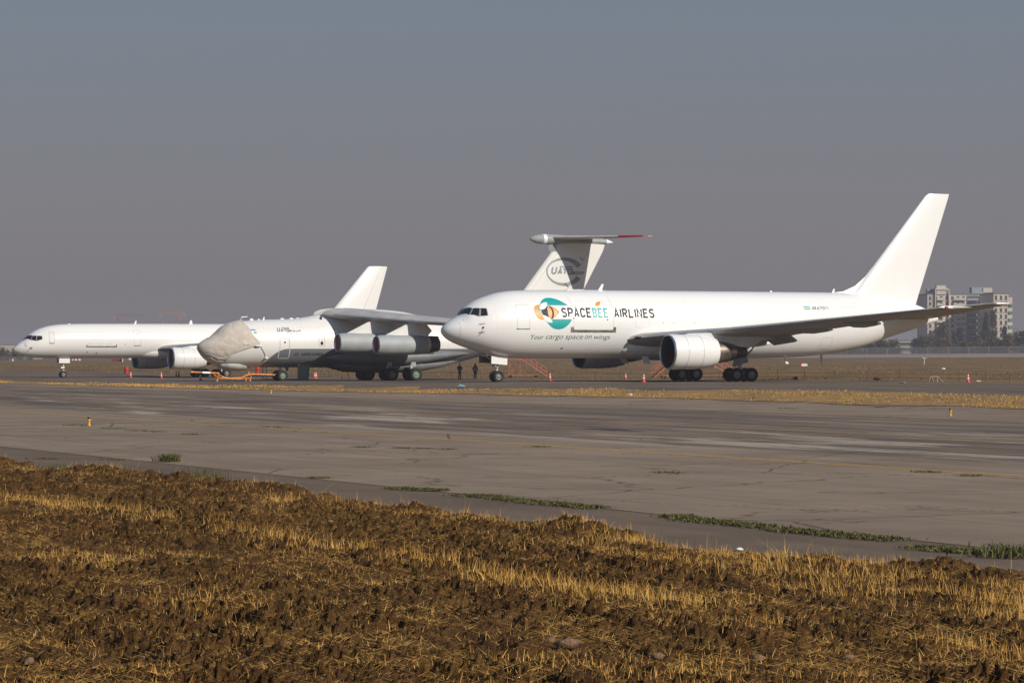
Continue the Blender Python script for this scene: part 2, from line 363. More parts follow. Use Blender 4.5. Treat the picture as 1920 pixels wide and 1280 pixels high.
# ------------------------------------------------------------------ aircraft: shared builders (x aft from the nose wheel, port is -y, z up)
class Fuse:
    def __init__(s, x0, top, bot, wid, mid):
        s.x0 = x0; s.x1 = top[-1][0]; q = lambda T: pchip([math.sqrt(max(0, a-x0)) for a, b in T], [b for a, b in T])
        s.ft, s.fb, s.fw, s.fm = q(top), q(bot), q(wid), q(mid)
    def prm(s, x):
        t = np.sqrt(np.maximum(0, np.asarray(x, float)-s.x0)); return s.ft(t), s.fb(t), s.fw(t), s.fm(t)
    def pt(s, x, phi, e=0.):
        zt, zb, w, zm = s.prm(x); c = np.cos(phi); h = np.where(c > 0, zt-zm, zm-zb)
        return np.stack([x+0*phi, -(w+e)*np.sin(phi), zm+(h+e)*c], -1)
    def side(s, x, z, e=.008):
        zt, zb, w, zm = s.prm(x); h = np.where(z > zm, zt-zm, zm-zb)
        return -((w)*np.sqrt(np.clip(1-((z-zm)/np.maximum(h, 1e-3))**2, 0, 1))+e)
F767=Fuse(-4.95,[(-4.95,4.15),(-4.75,4.58),(-4.3,4.95),(-3.8,5.24),(-3.4,5.5),(-3.03,5.95),(-2.5,6.36),(-1.85,6.72),(-1.1,6.99),(.1,7.33),(1.4,7.49),(4,7.56),(30.6,7.62),(33.5,7.6),(38,7.2),(41,6.6),(42.4,6.05),(43.1,5.65)],
 [(-4.95,4.15),(-4.75,3.75),(-4.3,3.42),(-3.7,3.14),(-2.73,2.80),(-1.15,2.34),(.76,2.02),(3,1.95),(24,1.93),(28,2.02),(31,2.22),(34.4,2.70),(38.3,3.82),(41,4.55),(43.1,5.15)],
 [(-4.95,0),(-4.75,.55),(-4.3,.98),(-3.7,1.35),(-2.7,1.80),(-1.2,2.24),(.8,2.48),(2.5,2.515),(27,2.515),(33,2.1),(38,1.3),(41,.75),(43.1,.28)],
 [(-4.95,4.15),(-2.7,4.40),(.8,4.75),(27,4.75),(34.4,5.1),(43.1,5.4)])
F757=Fuse(-6.0,[(-6,3.25),(-5.75,3.66),(-5.4,3.98),(-4.93,4.33),(-4.3,4.91),(-3.7,5.34),(-2.93,5.72),(-1.49,6.12),(.13,6.28),(3,6.34),(30,6.39),(35,6.2),(41,5.2)],
 [(-6,3.25),(-5.75,2.93),(-5.17,2.66),(-3.09,2.35),(.13,2.3),(25,2.3),(30,2.6),(36,3.6),(41,4.6)],
 [(-6,0),(-5.75,.42),(-5.17,.85),(-4.2,1.28),(-3,1.62),(-1.2,1.84),(.3,1.88),(27,1.88),(33,1.5),(41,.25)],
 [(-6,3.25),(-3,3.9),(.3,4.3),(27,4.3),(41,4.9)])
FIL=Fuse(-8.81,[(-8.81,3.35),(-8.55,3.75),(-8,4.1),(-7.1,4.6),(-6.3,5.25),(-5.6,5.62),(-4.3,5.98),(-2,6.16),(1,6.24),(3,6.5),(5.9,7.2),(9.7,7.3),(13,7.1),(17,6.35),(20,6.2),(28,6.2),(34,6.2)],
 [(-8.81,3.35),(-8.6,2.9),(-8.2,2.45),(-7.5,1.95),(-6.7,1.62),(-5,1.45),(-2,1.40),(8,1.33),(15,1.3),(17.5,1.45),(22.4,2.5),(28,4.0),(34,5.4)],
 [(-8.81,0),(-8.6,.5),(-8,.98),(-7,1.45),(-5.5,1.95),(-4,2.25),(-2,2.4),(17,2.4),(24,1.9),(34,.5)],
 [(-8.81,3.35),(-6,3.6),(-3,3.8),(17,3.8),(24,4.3),(34,5.8)])
ROOT={'767':(104.15,216.42,.55),'757':(103.39,332.03,0),'il':(108.61,276.02,.10)}
def hull(name, fu, m, parent, nx=150, n=72):
    ts = np.concatenate([np.linspace(0, 1, 60)**2*.18, np.linspace(.18, 1, nx-60)[1:]]); xs = fu.x0 + ts*(fu.x1-fu.x0)
    ph = np.arange(n)*2*PI/n; mb = MB(); mb.loft([list(map(tuple, fu.pt(x, ph))) for x in xs])
    return mb.build(name, m, parent, angle=60)
def yt(c, t): return 5*t*(.2969*np.sqrt(c)-.126*c-.3516*c*c+.2843*c**3-.1036*c**4)
def foil(c0, c1, n=12):
    c = c0 + (c1-c0)*(1-np.cos(np.linspace(0, PI, n)))/2; return c
def wing(name, st, side, m, parent, c0=0., c1=1., sub=1):
    mb = MB(); c = foil(c0, c1); rings = []
    for p, xl, zl, ch, t, dz in st:
        up = [(xl+q*ch, -side*p, zl+dz*q+yt(q, t)*ch) for q in c[::-1]]; lo = [(xl+q*ch, -side*p, zl+dz*q-yt(q, t)*ch*.75) for q in c]
        rings.append(up+(lo[1:] if c0 == 0 else lo))
    mb.loft(rings); return mb.build(name, m, parent, angle=40)
def finmesh(name, st, m, parent, c0=0., c1=1.):
    mb = MB(); c = foil(c0, c1, 14); rings = []
    for z, xl, ch, t in st:
        a = [(xl+q*ch, -yt(q, t)*ch, z) for q in c[::-1]]; b = [(xl+q*ch, yt(q, t)*ch, z) for q in c]
        rings.append(a+(b[1:] if c0 == 0 else b))
    mb.loft(rings); return mb.build(name, m, parent, angle=40)
class FinSide:
    def __init__(s, st): s.st = st
    def side(s, x, z, e=.012):
        zs = [a[0] for a in s.st]; f = lambda k: np.interp(z, zs, [a[k] for a in s.st])
        c = np.clip((x-f(1))/f(2), .001, .999); return -(yt(c, f(3))*f(2)+e)
def tess(polys):                      # 2-D outlines -> one bmesh in the xz plane
    bm = bmesh.new()
    for pl in polys:
        vs = [bm.verts.new((a, 0, b)) for a, b in pl]
        for t in tessellate_polygon([[Vector((a, b, 0)) for a, b in pl]]):
            try: bm.faces.new([vs[i] for i in t])
            except ValueError: pass
    return bm
def text_bm(body, x0, x1, z0, z1, shear=0., bold=0., space=1.):
    cu = bpy.data.curves.new('lettering', 'FONT'); cu.body = body; cu.shear = shear; cu.offset = bold; cu.space_character = space; cu.resolution_u = 5
    o = bpy.data.objects.new('lettering', cu); C.objects.link(o); dg = bpy.context.evaluated_depsgraph_get(); dg.update()
    me = bpy.data.meshes.new_from_object(o.evaluated_get(dg)); bpy.data.objects.remove(o); bpy.data.curves.remove(cu)
    bm = bmesh.new(); bm.from_mesh(me); bpy.data.meshes.remove(me)
    xs = [v.co.x for v in bm.verts]; ys = [v.co.y for v in bm.verts]; a, b, c, d = min(xs), max(xs), min(ys), max(ys)
    for v in bm.verts: v.co = Vector((x0+(v.co.x-a)/(b-a)*(x1-x0), 0, z0+(v.co.y-c)/(d-c)*(z1-z0)))
    return bm
def decal(name, fu, bm, m, parent, e=.008, step=.12, side=1, xstep=.5):
    xs = [v.co.x for v in bm.verts]; zs = [v.co.z for v in bm.verts]
    for ax, lo, hi, stp in ((2, min(zs), max(zs), step), (0, min(xs), max(xs), xstep)):
        no = Vector((0,0,0)); no[ax] = 1; t = lo+stp
        while t < hi:
            co = Vector((0,0,0)); co[ax] = t
            bmesh.ops.bisect_plane(bm, geom=bm.verts[:]+bm.edges[:]+bm.faces[:], plane_co=co, plane_no=no, dist=1e-5); t += stp
    X = np.array([v.co.x for v in bm.verts]); Z = np.array([v.co.z for v in bm.verts]); Y = fu.side(X, Z, e)
    for v, y in zip(bm.verts, Y): v.co.y = y*side
    bmesh.ops.recalc_face_normals(bm, faces=bm.faces)
    for f in bm.faces:
        f.smooth = True
        if f.normal.y*side > 0: f.normal_flip()
    me = bpy.data.meshes.new(name); bm.to_mesh(me); bm.free(); me.materials.append(m)
    o = bpy.data.objects.new(name, me); C.objects.link(o); o.parent = parent; return o
def arc(cx, cy, rx, ry, a0, a1, n=7): return [(cx+rx*math.cos(R(a)), cy+ry*math.sin(R(a))) for a in np.linspace(a0, a1, n)]
GL = {  # upright capitals as centre lines in a unit box
 'S': [arc(.5,.75,.5,.25,20,180)+arc(.5,.75,.5,.25,190,262,4)[0:4]+arc(.5,.25,.5,.25,82,0,5)+arc(.5,.25,.5,.25,-10,-160,8)],
 'P': [[(0,0),(0,1)]+[(.55,1)]+arc(.6,.72,.4,.28,80,-80)+[(.5,.44),(.14,.44)]],
 'A': [[(0,0),(.5,1.02),(1,0)],[(.27,.30),(.73,.30)]], 'C': [arc(.5,.7,.5,.3,10,180,8)+arc(.5,.3,.5,.3,180,350,8)],
 'E': [[(1,1),(0,1),(0,0),(1,0)],[(.14,.52),(.86,.52)]], 'B': [[(.14,0),(.55,0)]+arc(.58,.26,.42,.26,-85,85)+[(.14,.52)], [(0,-.05),(0,1)]+[(.5,1)]+arc(.55,.78,.37,.22,80,-55,6)],
 'I': [[(.5,0),(.5,1)]], 'R': [[(0,0),(0,1)]+[(.55,1)]+arc(.58,.74,.40,.26,80,-80)+[(.5,.48),(.14,.48)],[(.5,.40),(1,0)]],
 'L': [[(0,1),(0,0),(1,0)]], 'N': [[(0,0),(0,1),(1,0),(1,1)]], 'U': [[(0,1),(0,.3)]+arc(.5,.3,.5,.3,185,355,8)+[(1,.3),(1,1)]],
 'K': [[(0,0),(0,1)],[(1,1),(.14,.45),(1,0)]], '6': [[(.8,1),(.15,.5)]+arc(.5,.3,.5,.3,165,-180,14)], '7': [[(0,1),(1,1),(.35,0)]],
 '0': [arc(.5,.7,.5,.3,0,180,8)+arc(.5,.3,.5,.3,180,360,8)+[(1,.69)]], '1': [[(.1,.8),(.6,1),(.6,0)]], 'Z': [[(0,1),(1,1),(0,0),(1,0)]],
 'O': [[(.1,0),(0,.12),(0,.88),(.1,1),(.9,1),(1,.88),(1,.12),(.9,0),(.14,0)]], 'G': [[(1,1),(.1,1),(0,.9),(0,.1),(.1,0),(1,0),(1,.5),(.55,.5)]], 'T': [[(-.1,1),(1.1,1)],[(.5,.93),(.5,0)]],
}
WD = {'I': .25, '1': .6}
def ribbon(pl, w):
    P = [Vector(p) for p in pl]; Lf = []; Rt = []
    for i, p in enumerate(P):
        d0 = (p-P[i-1]).normalized() if i else (P[1]-p).normalized(); d1 = (P[i+1]-p).normalized() if i < len(P)-1 else d0
        t = (d0+d1); t = t.normalized() if t.length > .05 else d0; q = Vector((-t.y, t.x)); k = w/2/max(.45, abs(q.dot(Vector((-d0.y, d0.x)))))
        Lf.append(p+q*k); Rt.append(p-q*k)
    return [[tuple(Rt[i]), tuple(Rt[i+1]), tuple(Lf[i+1]), tuple(Lf[i])] for i in range(len(P)-1)]
def stroke_word(word, x0, x1, z0, z1, w, gap=.34, lean=0., cut=None):
    tot = sum(WD.get(c, 1) for c in word)+gap*(len(word)-1); u = (x1-x0)/tot; x = x0; out = []
    for c in word:
        g = WD.get(c, 1)*u; a, b = x+w/2*.9, x+g-w/2*.9
        for pl in GL[c]: out += ribbon([(a+px*(b-a)+lean*(z0+w/2+pz*(z1-z0-w)-z0), z0+w/2+pz*(z1-z0-w)) for px, pz in pl], w)
        x += g+gap*u
    bm = bmesh.new()
    for pl in out: bm.faces.new([bm.verts.new((a, 0, b)) for a, b in pl])
    bmesh.ops.remove_doubles(bm, verts=bm.verts, dist=1e-4); return bm
def stroke_words(name, fu, parent, m, items, e=.008):
    for word, x0, x1, z0, z1, w, gap, lean in items: decal(name, fu, stroke_word(word, x0, x1, z0, z1, w, gap, lean), m, parent, e)
def strip_polys(loop, w, closed=True):
    out = []; n = len(loop)
    for i in range(n if closed else n-1):
        a, b = Vector(loop[i]), Vector(loop[(i+1) % n]); d = (b-a)
        if d.length < 1e-6: continue
        d.normalize(); q = Vector((-d.y, d.x))*w/2; e = d*w*.3
        out.append([tuple(a-e-q), tuple(b+e-q), tuple(b+e+q), tuple(a-e+q)])
    return out
def rrect(x0, x1, z0, z1, r, lean=0., n=4):
    P = []
    for cx, cz, a in ((x1-r, z1-r, 0), (x0+r, z1-r, 90), (x0+r, z0+r, 180), (x1-r, z0+r, 270)):
        for k in range(n+1): t = R(a+90*k/n); z = cz+r*math.sin(t); P.append((cx+r*math.cos(t)+lean*(z-z0), z))
    return P
def patch(name, fu, cor, m, parent, e, n=6, mirror=1, grow=0.):
    c = np.array(cor, float); c[:, 1] = np.radians(c[:, 1]); ce = c.mean(0); c = ce+(c-ce)*(1+grow)
    u, v = np.meshgrid(np.linspace(0, 1, n), np.linspace(0, 1, n)); g = lambda k: (c[0,k]*(1-u)+c[1,k]*u)*(1-v)+(c[3,k]*(1-u)+c[2,k]*u)*v
    P = fu.pt(g(0).ravel(), g(1).ravel()*mirror, e); B = fu.pt(g(0).ravel(), g(1).ravel()*mirror, -.02)
    V = np.concatenate([P, B]); i = np.arange(n-1)[None]+np.arange(n-1)[:, None]*n; F = [tuple(f) for f in np.stack([i, i+1, i+n+1, i+n], -1).reshape(-1, 4)]
    bd = list(range(n)) + [n*k+n-1 for k in range(1, n)] + list(range(n*n-2, n*n-n-1, -1)) + [n*k for k in range(n-2, 0, -1)]
    F += [(bd[k], bd[(k+1) % len(bd)], bd[(k+1) % len(bd)]+n*n, bd[k]+n*n) for k in range(len(bd))]
    mb = MB(); mb.add(V, F); return mb.build(name, m, parent)
_wheel = {}
def wheel(parent, x, y, r, w, rim, z=None):
    key = (round(r, 3), round(w, 3), rim)
    if key not in _wheel:
        mb = MB(); h = w/2
        mb.rev([(-h*.55, r*.52), (-h*.8, r*.58), (-h, r*.72), (-h*.98, r*.86), (-h*.8, r*.955), (-h*.45, r*.99), (0, r), (h*.45, r*.99), (h*.8, r*.955), (h*.98, r*.86), (h, r*.72), (h*.8, r*.58), (h*.55, r*.52)], (0,0,0), 'y', 32)
        mb.m = 1
        for s in (-1, 1):
            mb.rev([(s*h*.55, r*.55), (s*h*.72, r*.52), (s*h*.70, r*.46), (s*h*.38, r*.40), (s*h*.42, r*.26), (s*h*.70, r*.20), (s*h*.75, .001)], (0,0,0), 'y', 24)
            for k in range(8):
                a = k*PI/4; mb.rev([(s*h*.36, r*.04), (s*h*.5, r*.04), (s*h*.5, .001)], (math.cos(a)*r*.33, 0, math.sin(a)*r*.33), 'y', 6)
        o = mb.build('wheel', [M['tyre'], M[rim]], parent); _wheel[key] = o
    else:
        o = _wheel[key].copy(); C.objects.link(o); o.parent = parent
    o.location = (x, y, (r*.985 if z is None else z)); return o
def turbofan(parent, x, y, z, ri, rm, ln, core, side, cowl='white', lip='bare', lbl=None):
    e = bpy.data.objects.new('engine', None); C.objects.link(e); e.parent = parent; e.location = (x, y, z); e.empty_display_size = .3
    re = rm*.80
    mb = MB(); mb.rev([(.16, ri*1.06), (.5, ri*1.06+(rm-ri)*.55), (1.2, rm*.985), (2.0, rm), (ln*.6, rm*.985), (ln*.82, rm*.93), (ln, re), (ln-.02, re*.975), (ln*.8, re*.97)], (0,0,0), 'x', 56); mb.build('nacelle', M[cowl], e, angle=50)
    mb = MB(); mb.rev([(.55, ri*.955), (.25, ri*.965), (.07, ri*.985), (0, ri*1.01), (.04, ri*1.04), (.16, ri*1.06)], (0,0,0), 'x', 56); mb.build('inlet_lip', M[lip], e, angle=60)
    mb = MB(); mb.rev([(.55, ri*.955), (1.5, ri*.93), (1.6, ri*.93)], (0,0,0), 'x', 48); mb.build('inlet_duct', M['black'] if cowl == 'white' else M['dgrey'], e)
    mb = MB(); mb.rev([(1.62, ri*.95), (1.62, .01)], (0,0,0), 'x', 48); mb.rev([(.85, .001), (.95, ri*.08), (1.2, ri*.2), (1.45, ri*.30)], (0,0,0), 'x', 24)
    for k in range(28):
        a = 2*PI*k/28; b = a+.16; mb.add([(1.40, ri*.28*math.cos(a), ri*.28*math.sin(a)), (1.32, ri*.92*math.cos(a-.05), ri*.92*math.sin(a-.05)), (1.58, ri*.92*math.cos(b), ri*.92*math.sin(b)), (1.55, ri*.28*math.cos(b), ri*.28*math.sin(b))], [(0,1,2,3)])
    mb.build('fan', mat('fan_blade_metal', (.06,.065,.075), .35, .8), e)
    if core:
        mb = MB(); c0 = ln-.5; mb.rev([(c0, re*.84), (ln, re*.83), (ln+core*.35, re*.74), (ln+core*.62, re*.60), (ln+core*.62, re*.5)], (0,0,0), 'x', 40); mb.build('core_cowl', M['hot'], e)
        mb = MB(); mb.rev([(ln+core*.55, re*.57), (ln+core*.85, re*.44), (ln+core, re*.40), (ln+core*.97, re*.37), (ln+core*.6, re*.36)], (0,0,0), 'x', 32)
        mb.rev([(ln+core*.6, re*.25), (ln+core*.95, re*.2), (ln+core*1.12, .02)], (0,0,0), 'x', 24); mb.build('exhaust_nozzle', M['hotdark'], e)
    for k in (1.28, ln*.62):
        mb = MB(); rr = np.interp(k, [1.2, 2.0, ln*.6, ln*.82], [rm*.985, rm, rm*.985, rm*.93])+.004; mb.rev([(k, rr-.02), (k, rr), (k+.03, rr), (k+.03, rr-.02)], (0,0,0), 'x', 56); mb.build('cowl_gap', M['line'], e, angle=20)
    return e
def pylon(parent, poly, y, w, m):       # poly (x, z) outline; edges taper to a thin nose and tail
    cx = sum(p[0] for p in poly)/len(poly); x0 = min(p[0] for p in poly); x1 = max(p[0] for p in poly); mb = MB()
    V = []; n = len(poly)
    mid = [(a, y, b) for a, b in poly]; inner = [(cx+(a-cx)*.72, b*.97+.03*sum(p[1] for p in poly)/n) for a, b in poly]
    V = mid+[(a, y-w/2, b) for a, b in inner]+[(a, y+w/2, b) for a, b in inner]
    F = [(i, (i+1) % n, (i+1) % n+n, i+n) for i in range(n)]+[((i+1) % n, i, i+2*n, (i+1) % n+2*n) for i in range(n)]+[tuple(range(n, 2*n)), tuple(range(3*n-1, 2*n-1, -1))]
    mb.add(V, F); return mb.build('pylon', m, parent, angle=25)
def blade(name, parent, x, z, h, c, sweep, m='white'):
    mb = MB(); mb.hexa([(x,-.04,z-.05),(x+c,-.02,z-.05),(x+c,.02,z-.05),(x,.04,z-.05),(x+sweep,-.015,z+h),(x+sweep+c*.45,-.01,z+h),(x+sweep+c*.45,.01,z+h),(x+sweep,.015,z+h)]); return mb.build(name, M[m], parent, False)
def lump(name, parent, x, y, z, lx, ly, lz, m):
    mb = MB(); mb.rev([(math.cos(t)*-1, max(.001, math.sin(t))) for t in np.linspace(0, PI, 9)], (0,0,0), 'x', 14); mb.V = [(x+a*lx, y+b*ly, z+c*lz) for a, b, c in mb.V]; return mb.build(name, m, parent, angle=70)
def ellip_loft(name, parent, sts, m, n=28):   # stations (x, yc, zc, half width, half height)
    mb = MB(); a = np.arange(n)*2*PI/n; mb.loft([[(x, yc+w*math.sin(t), zc+h*math.cos(t)) for t in a] for x, yc, zc, w, h in sts]); return mb.build(name, m, parent, angle=60)

# ------------------------------------------------------------------ the wide-body freighter with the bee emblem
A = empty('cargo_airliner', ROOT['767'], 'white twin-engined cargo airliner with an orange bee emblem on its forward fuselage', 'airliner', 'white cargo aircraft parked on the apron')
fu = F767; W_ = M['white']
body = hull('fuselage', fu, W_, A)
win = [[(-3.46,-4.3+6.5),(-3.06,-2.6+6),(-2.67,30.5),(-3.05,45.1)], [(-2.95,47.8),(-2.58,33.4),(-2.20,42.2),(-2.42,61.7)], [(-2.27,63.7),(-2.07,44.4),(-1.72,49.9),(-1.75,66.0)]]
frame = [[(-3.52,.5),(-3.0,.5),(-2.60,31),(-2.98,48)], [(-3.02,46.5),(-2.62,31),(-2.12,43.0),(-2.36,64.5)], [(-2.34,63),(-2.16,42.5),(-1.66,49.5),(-1.69,67.5)]]
for s in (1, -1):
    for q, f in zip(win, frame):
        patch('window_frame', fu, f, M['winframe'], body, .006, mirror=s)
        patch('cockpit_window', fu, q, M['glass'], body, .016, mirror=s)
decal('radome_seam', fu, tess(strip_polys([(-3.95+.12*math.cos((z-4.2)*1.6), z) for z in np.linspace(3.12, 5.05, 12)], .02, False)), M['line'], body, .003)
decal('crew_door_outline', fu, tess(strip_polys(rrect(.70, 1.80, 4.36, 6.32, .15), .018)), M['line'], body, .003)
decal('door_sill', fu, tess([[(.66,4.30),(1.80,4.30),(1.84,4.40),(1.78,4.40),(1.76,4.35),(.70,4.35),(.68,4.40),(.62,4.40)]]), M['sill'], body, .02)
lump('door_window', body, 1.25, fu.side(1.25, 5.62, 0), 5.62, .07, .02, .09, M['glass'])
for pl in ([(5.86,4.3),(5.80,5.4),(5.82,6.4),(5.72,7.0)], [(9.50,4.3),(9.52,5.4),(9.5,6.4),(9.42,7.0)]): decal('cargo_door_seam', fu, tess(strip_polys(pl, .018, False)), M['line'], body, .003)
decal('cargo_door_sill', fu, tess([[(5.56,4.06),(9.75,4.06),(9.75,4.52),(9.50,4.52),(9.50,4.36),(9.42,4.28),(5.92,4.28),(5.82,4.36),(5.82,4.52),(5.56,4.52)]]), M['sill'], body, .012)
for x, z in ((5.84, 5.22), (8.95, 5.12)): lump('service_port', body, x, fu.side(x, z, 0), z, .06, .02, .06, M['hotdark'])
lump('drain_port', body, 5.10, fu.side(5.1, 2.81, 0), 2.81, .12, .03, .06, M['hotdark'])
for x, z, w in ((14.2, 4.9, .05), (15.2, 4.9, .05), (17.2, 4.9, .05), (24.2, 4.2, .1), (24.1, 3.95, .1), (31.2, 5.3, .08), (22.6, 3.5, .09)): lump('service_port', body, x, fu.side(x, z, 0), z, w, .015, w*.8, M['line'])
for i, (x0, x1, z0, z1) in enumerate(((32.0, 33.3, 5.2, 6.35), (30.0, 31.1, 2.7, 3.7), (11.6, 12.9, 4.5, 6.0))): decal('door_outline', fu, tess(strip_polys(rrect(x0, x1, z0, z1, .15), .014)), M['line'], body, .003)
for z in (4.75,): decal('probe', fu, tess([[(-2.24, 4.38), (-2.1, 4.38), (-2.1, 4.52), (-2.24, 4.52)]]), M['redcover'], body, .05)
mb = MB()
for z in (4.78, 4.12): mb.tube([(-2.5, fu.side(-2.5, z, .02), z-.08), (-2.25, fu.side(-2.25, z, .12), z-.02), (-2.02, fu.side(-2.02, z, .10), z)], .018, 6)
mb.tube([(-2.2, fu.side(-2.2, 4.4, .06), 4.4), (-2.26, fu.side(-2.26, 4.05, .05), 4.05), (-2.45, fu.side(-2.45, 3.8, .05), 3.8)], .014, 6); mb.build('pitot_cover', M['redcover'], body)
lump('probe_plug', body, -3.5, fu.side(-3.5, 5.05, 0), 5.05, .03, .03, .04, M['ink'])
blade('antenna_blade', A, 9.3, 7.57, .55, .42, .42); blade('antenna_blade', A, 26.0, 7.62, .10, .3, .05); blade('antenna_blade', A, 32.2, 7.6, .34, .3, .22)
mb = MB(); mb.box((8.1, 0, 7.53), (3.6, .5, .12)); mb.build('antenna_fairing', W_, A)
# lettering
ex = lambda a: 1.198+.006936*a
ez = lambda b: 7.483-.00617*b
def words(parts, fu, parent, name, m, z0, z1, shear=0, bold=0, space=1., e=.008):
    for body_, a, b in parts: decal(name, fu, text_bm(body_, a, b, z0, z1, shear, bold, space), m, parent, e)
stroke_words('airline_name', fu, A, M['ink'], [('SPACE', ex(514), ex(913), ez(355), ez(225), .145, .17, 0), ('AIRLINES', ex(1212), ex(1760), ez(356), ez(230), .145, .19, 0)])
stroke_words('airline_name', fu, A, M['teal'], [('BEE', ex(924), ex(1138), ez(355), ez(227), .145, .15, 0)])
for wd, a0, a1, lo, hi in (('Your', 112, 286, 655, 588), ('cargo', 313, 540, 672, 602), ('space', 568, 803, 672, 602), ('on', 826, 918, 650, 598), ('wings', 950, 1167, 672, 590)):
    words([(wd, ex(a0), ex(a1))], fu, A, 'slogan', M['inkteal'], ez(lo)+.06, ez(hi)+.03, .2, .0)
stroke_words('registration', fu, A, M['ink'], [('UK', 28.95, 29.38, 6.07, 6.36, .05, .4, 0), ('67011', 29.46, 30.62, 6.07, 6.36, .05, .4, 0)])
for i, (k, z) in enumerate((('flagblue', 6.27), ('flagwhite', 6.19), ('flaggreen', 6.11))): decal('flag', fu, tess([[(28.08+i*.02, z), (28.72+i*.02, z), (28.72+i*.02, z+.09), (28.08+i*.02, z+.09)]]), M[k], A, .008+.001*i)
def circ_seg(cx, cy, r, test, n=96):
    return [(cx+r*math.cos(t), cy+r*math.sin(t)) for t in np.linspace(0, 2*PI, n, False) if test(cx+r*math.cos(t), cy+r*math.sin(t))]
def emb(pts): return [(ex(a), ez(b)) for a, b in pts]
top = [(250,195),(262,165),(285,135),(315,112),(350,98),(390,93),(430,95),(475,106),(520,125),(560,150),(590,172),(615,195)]
bot = [(290,378),(645,378),(628,410),(600,447),(565,480),(525,503),(480,514),(440,514),(400,502),(365,480),(335,450),(310,415)]
decal('bee_emblem_disc', fu, tess([emb(top), emb(bot)]), M['teal'], A, .006)
def spl(pts, n=8):                     # closed Catmull-Rom outline
    out = []; N = len(pts)
    for i in range(N):
        p = [np.array(pts[(i+k-1) % N], float) for k in range(4)]
        for t in np.linspace(0, 1, n, False): out.append(tuple(.5*((2*p[1])+(-p[0]+p[2])*t+(2*p[0]-5*p[1]+4*p[2]-p[3])*t*t+(-p[0]+3*p[1]-3*p[2]+p[3])*t**3)))
    return out
decal('bee_emblem_head', fu, tess([emb(spl([(235,188),(180,205),(153,265),(170,335),(222,380),(275,384),(300,330),(300,240),(275,195)])),
      emb([(345,235),(365,203),(385,205),(398,240),(401,285),(397,330),(385,360),(368,368),(352,370),(335,330),(330,300),(338,262)]), ]), M['beeorange'], A, .010)
decal('bee_emblem_tail', fu, tess([emb([(388,205),(430,222),(462,250),(480,282),(468,312),(440,345),(405,366),(386,372),(404,330),(410,285),(404,240)])]), M['beeorange'], A, .011)
decal('bee_emblem_stripe', fu, tess([emb([(250,262),(268,235),(300,215),(335,204),(352,204),(335,240),(332,300),(340,345),(352,372),(325,372),(295,352),(268,325),(252,295)]),
      emb([(352,203),(372,202),(396,225),(410,262),(415,295),(408,338),(392,370),(366,374),(384,335),(390,292),(384,245)]), emb([(455,248),(483,285),(456,322),(468,285)])]), M['ink'], A, .013)
decal('bee_emblem_eye', fu, tess([emb(spl([(207,248),(218,228),(240,228),(250,250),(238,272),(216,270)])), emb(spl([(220,305),(235,292),(255,297),(258,312),(240,318)]))]), M['teal'], A, .014)
for pl in ([(233,235),(255,190),(295,163),(345,157),(340,195),(310,235),(270,252),(244,250)], [(262,330),(300,338),(345,362),(385,420),(340,423),(300,403),(275,375)]): decal('bee_emblem_wing', fu, tess([emb(spl(pl))]), M['flagwhite'], A, .016)
decal('orange_leaf', fu, tess([emb(spl([(988,196),(992,170),(1015,148),(1060,138),(1056,165),(1035,190)]))]), M['beeorange'], A, .008)
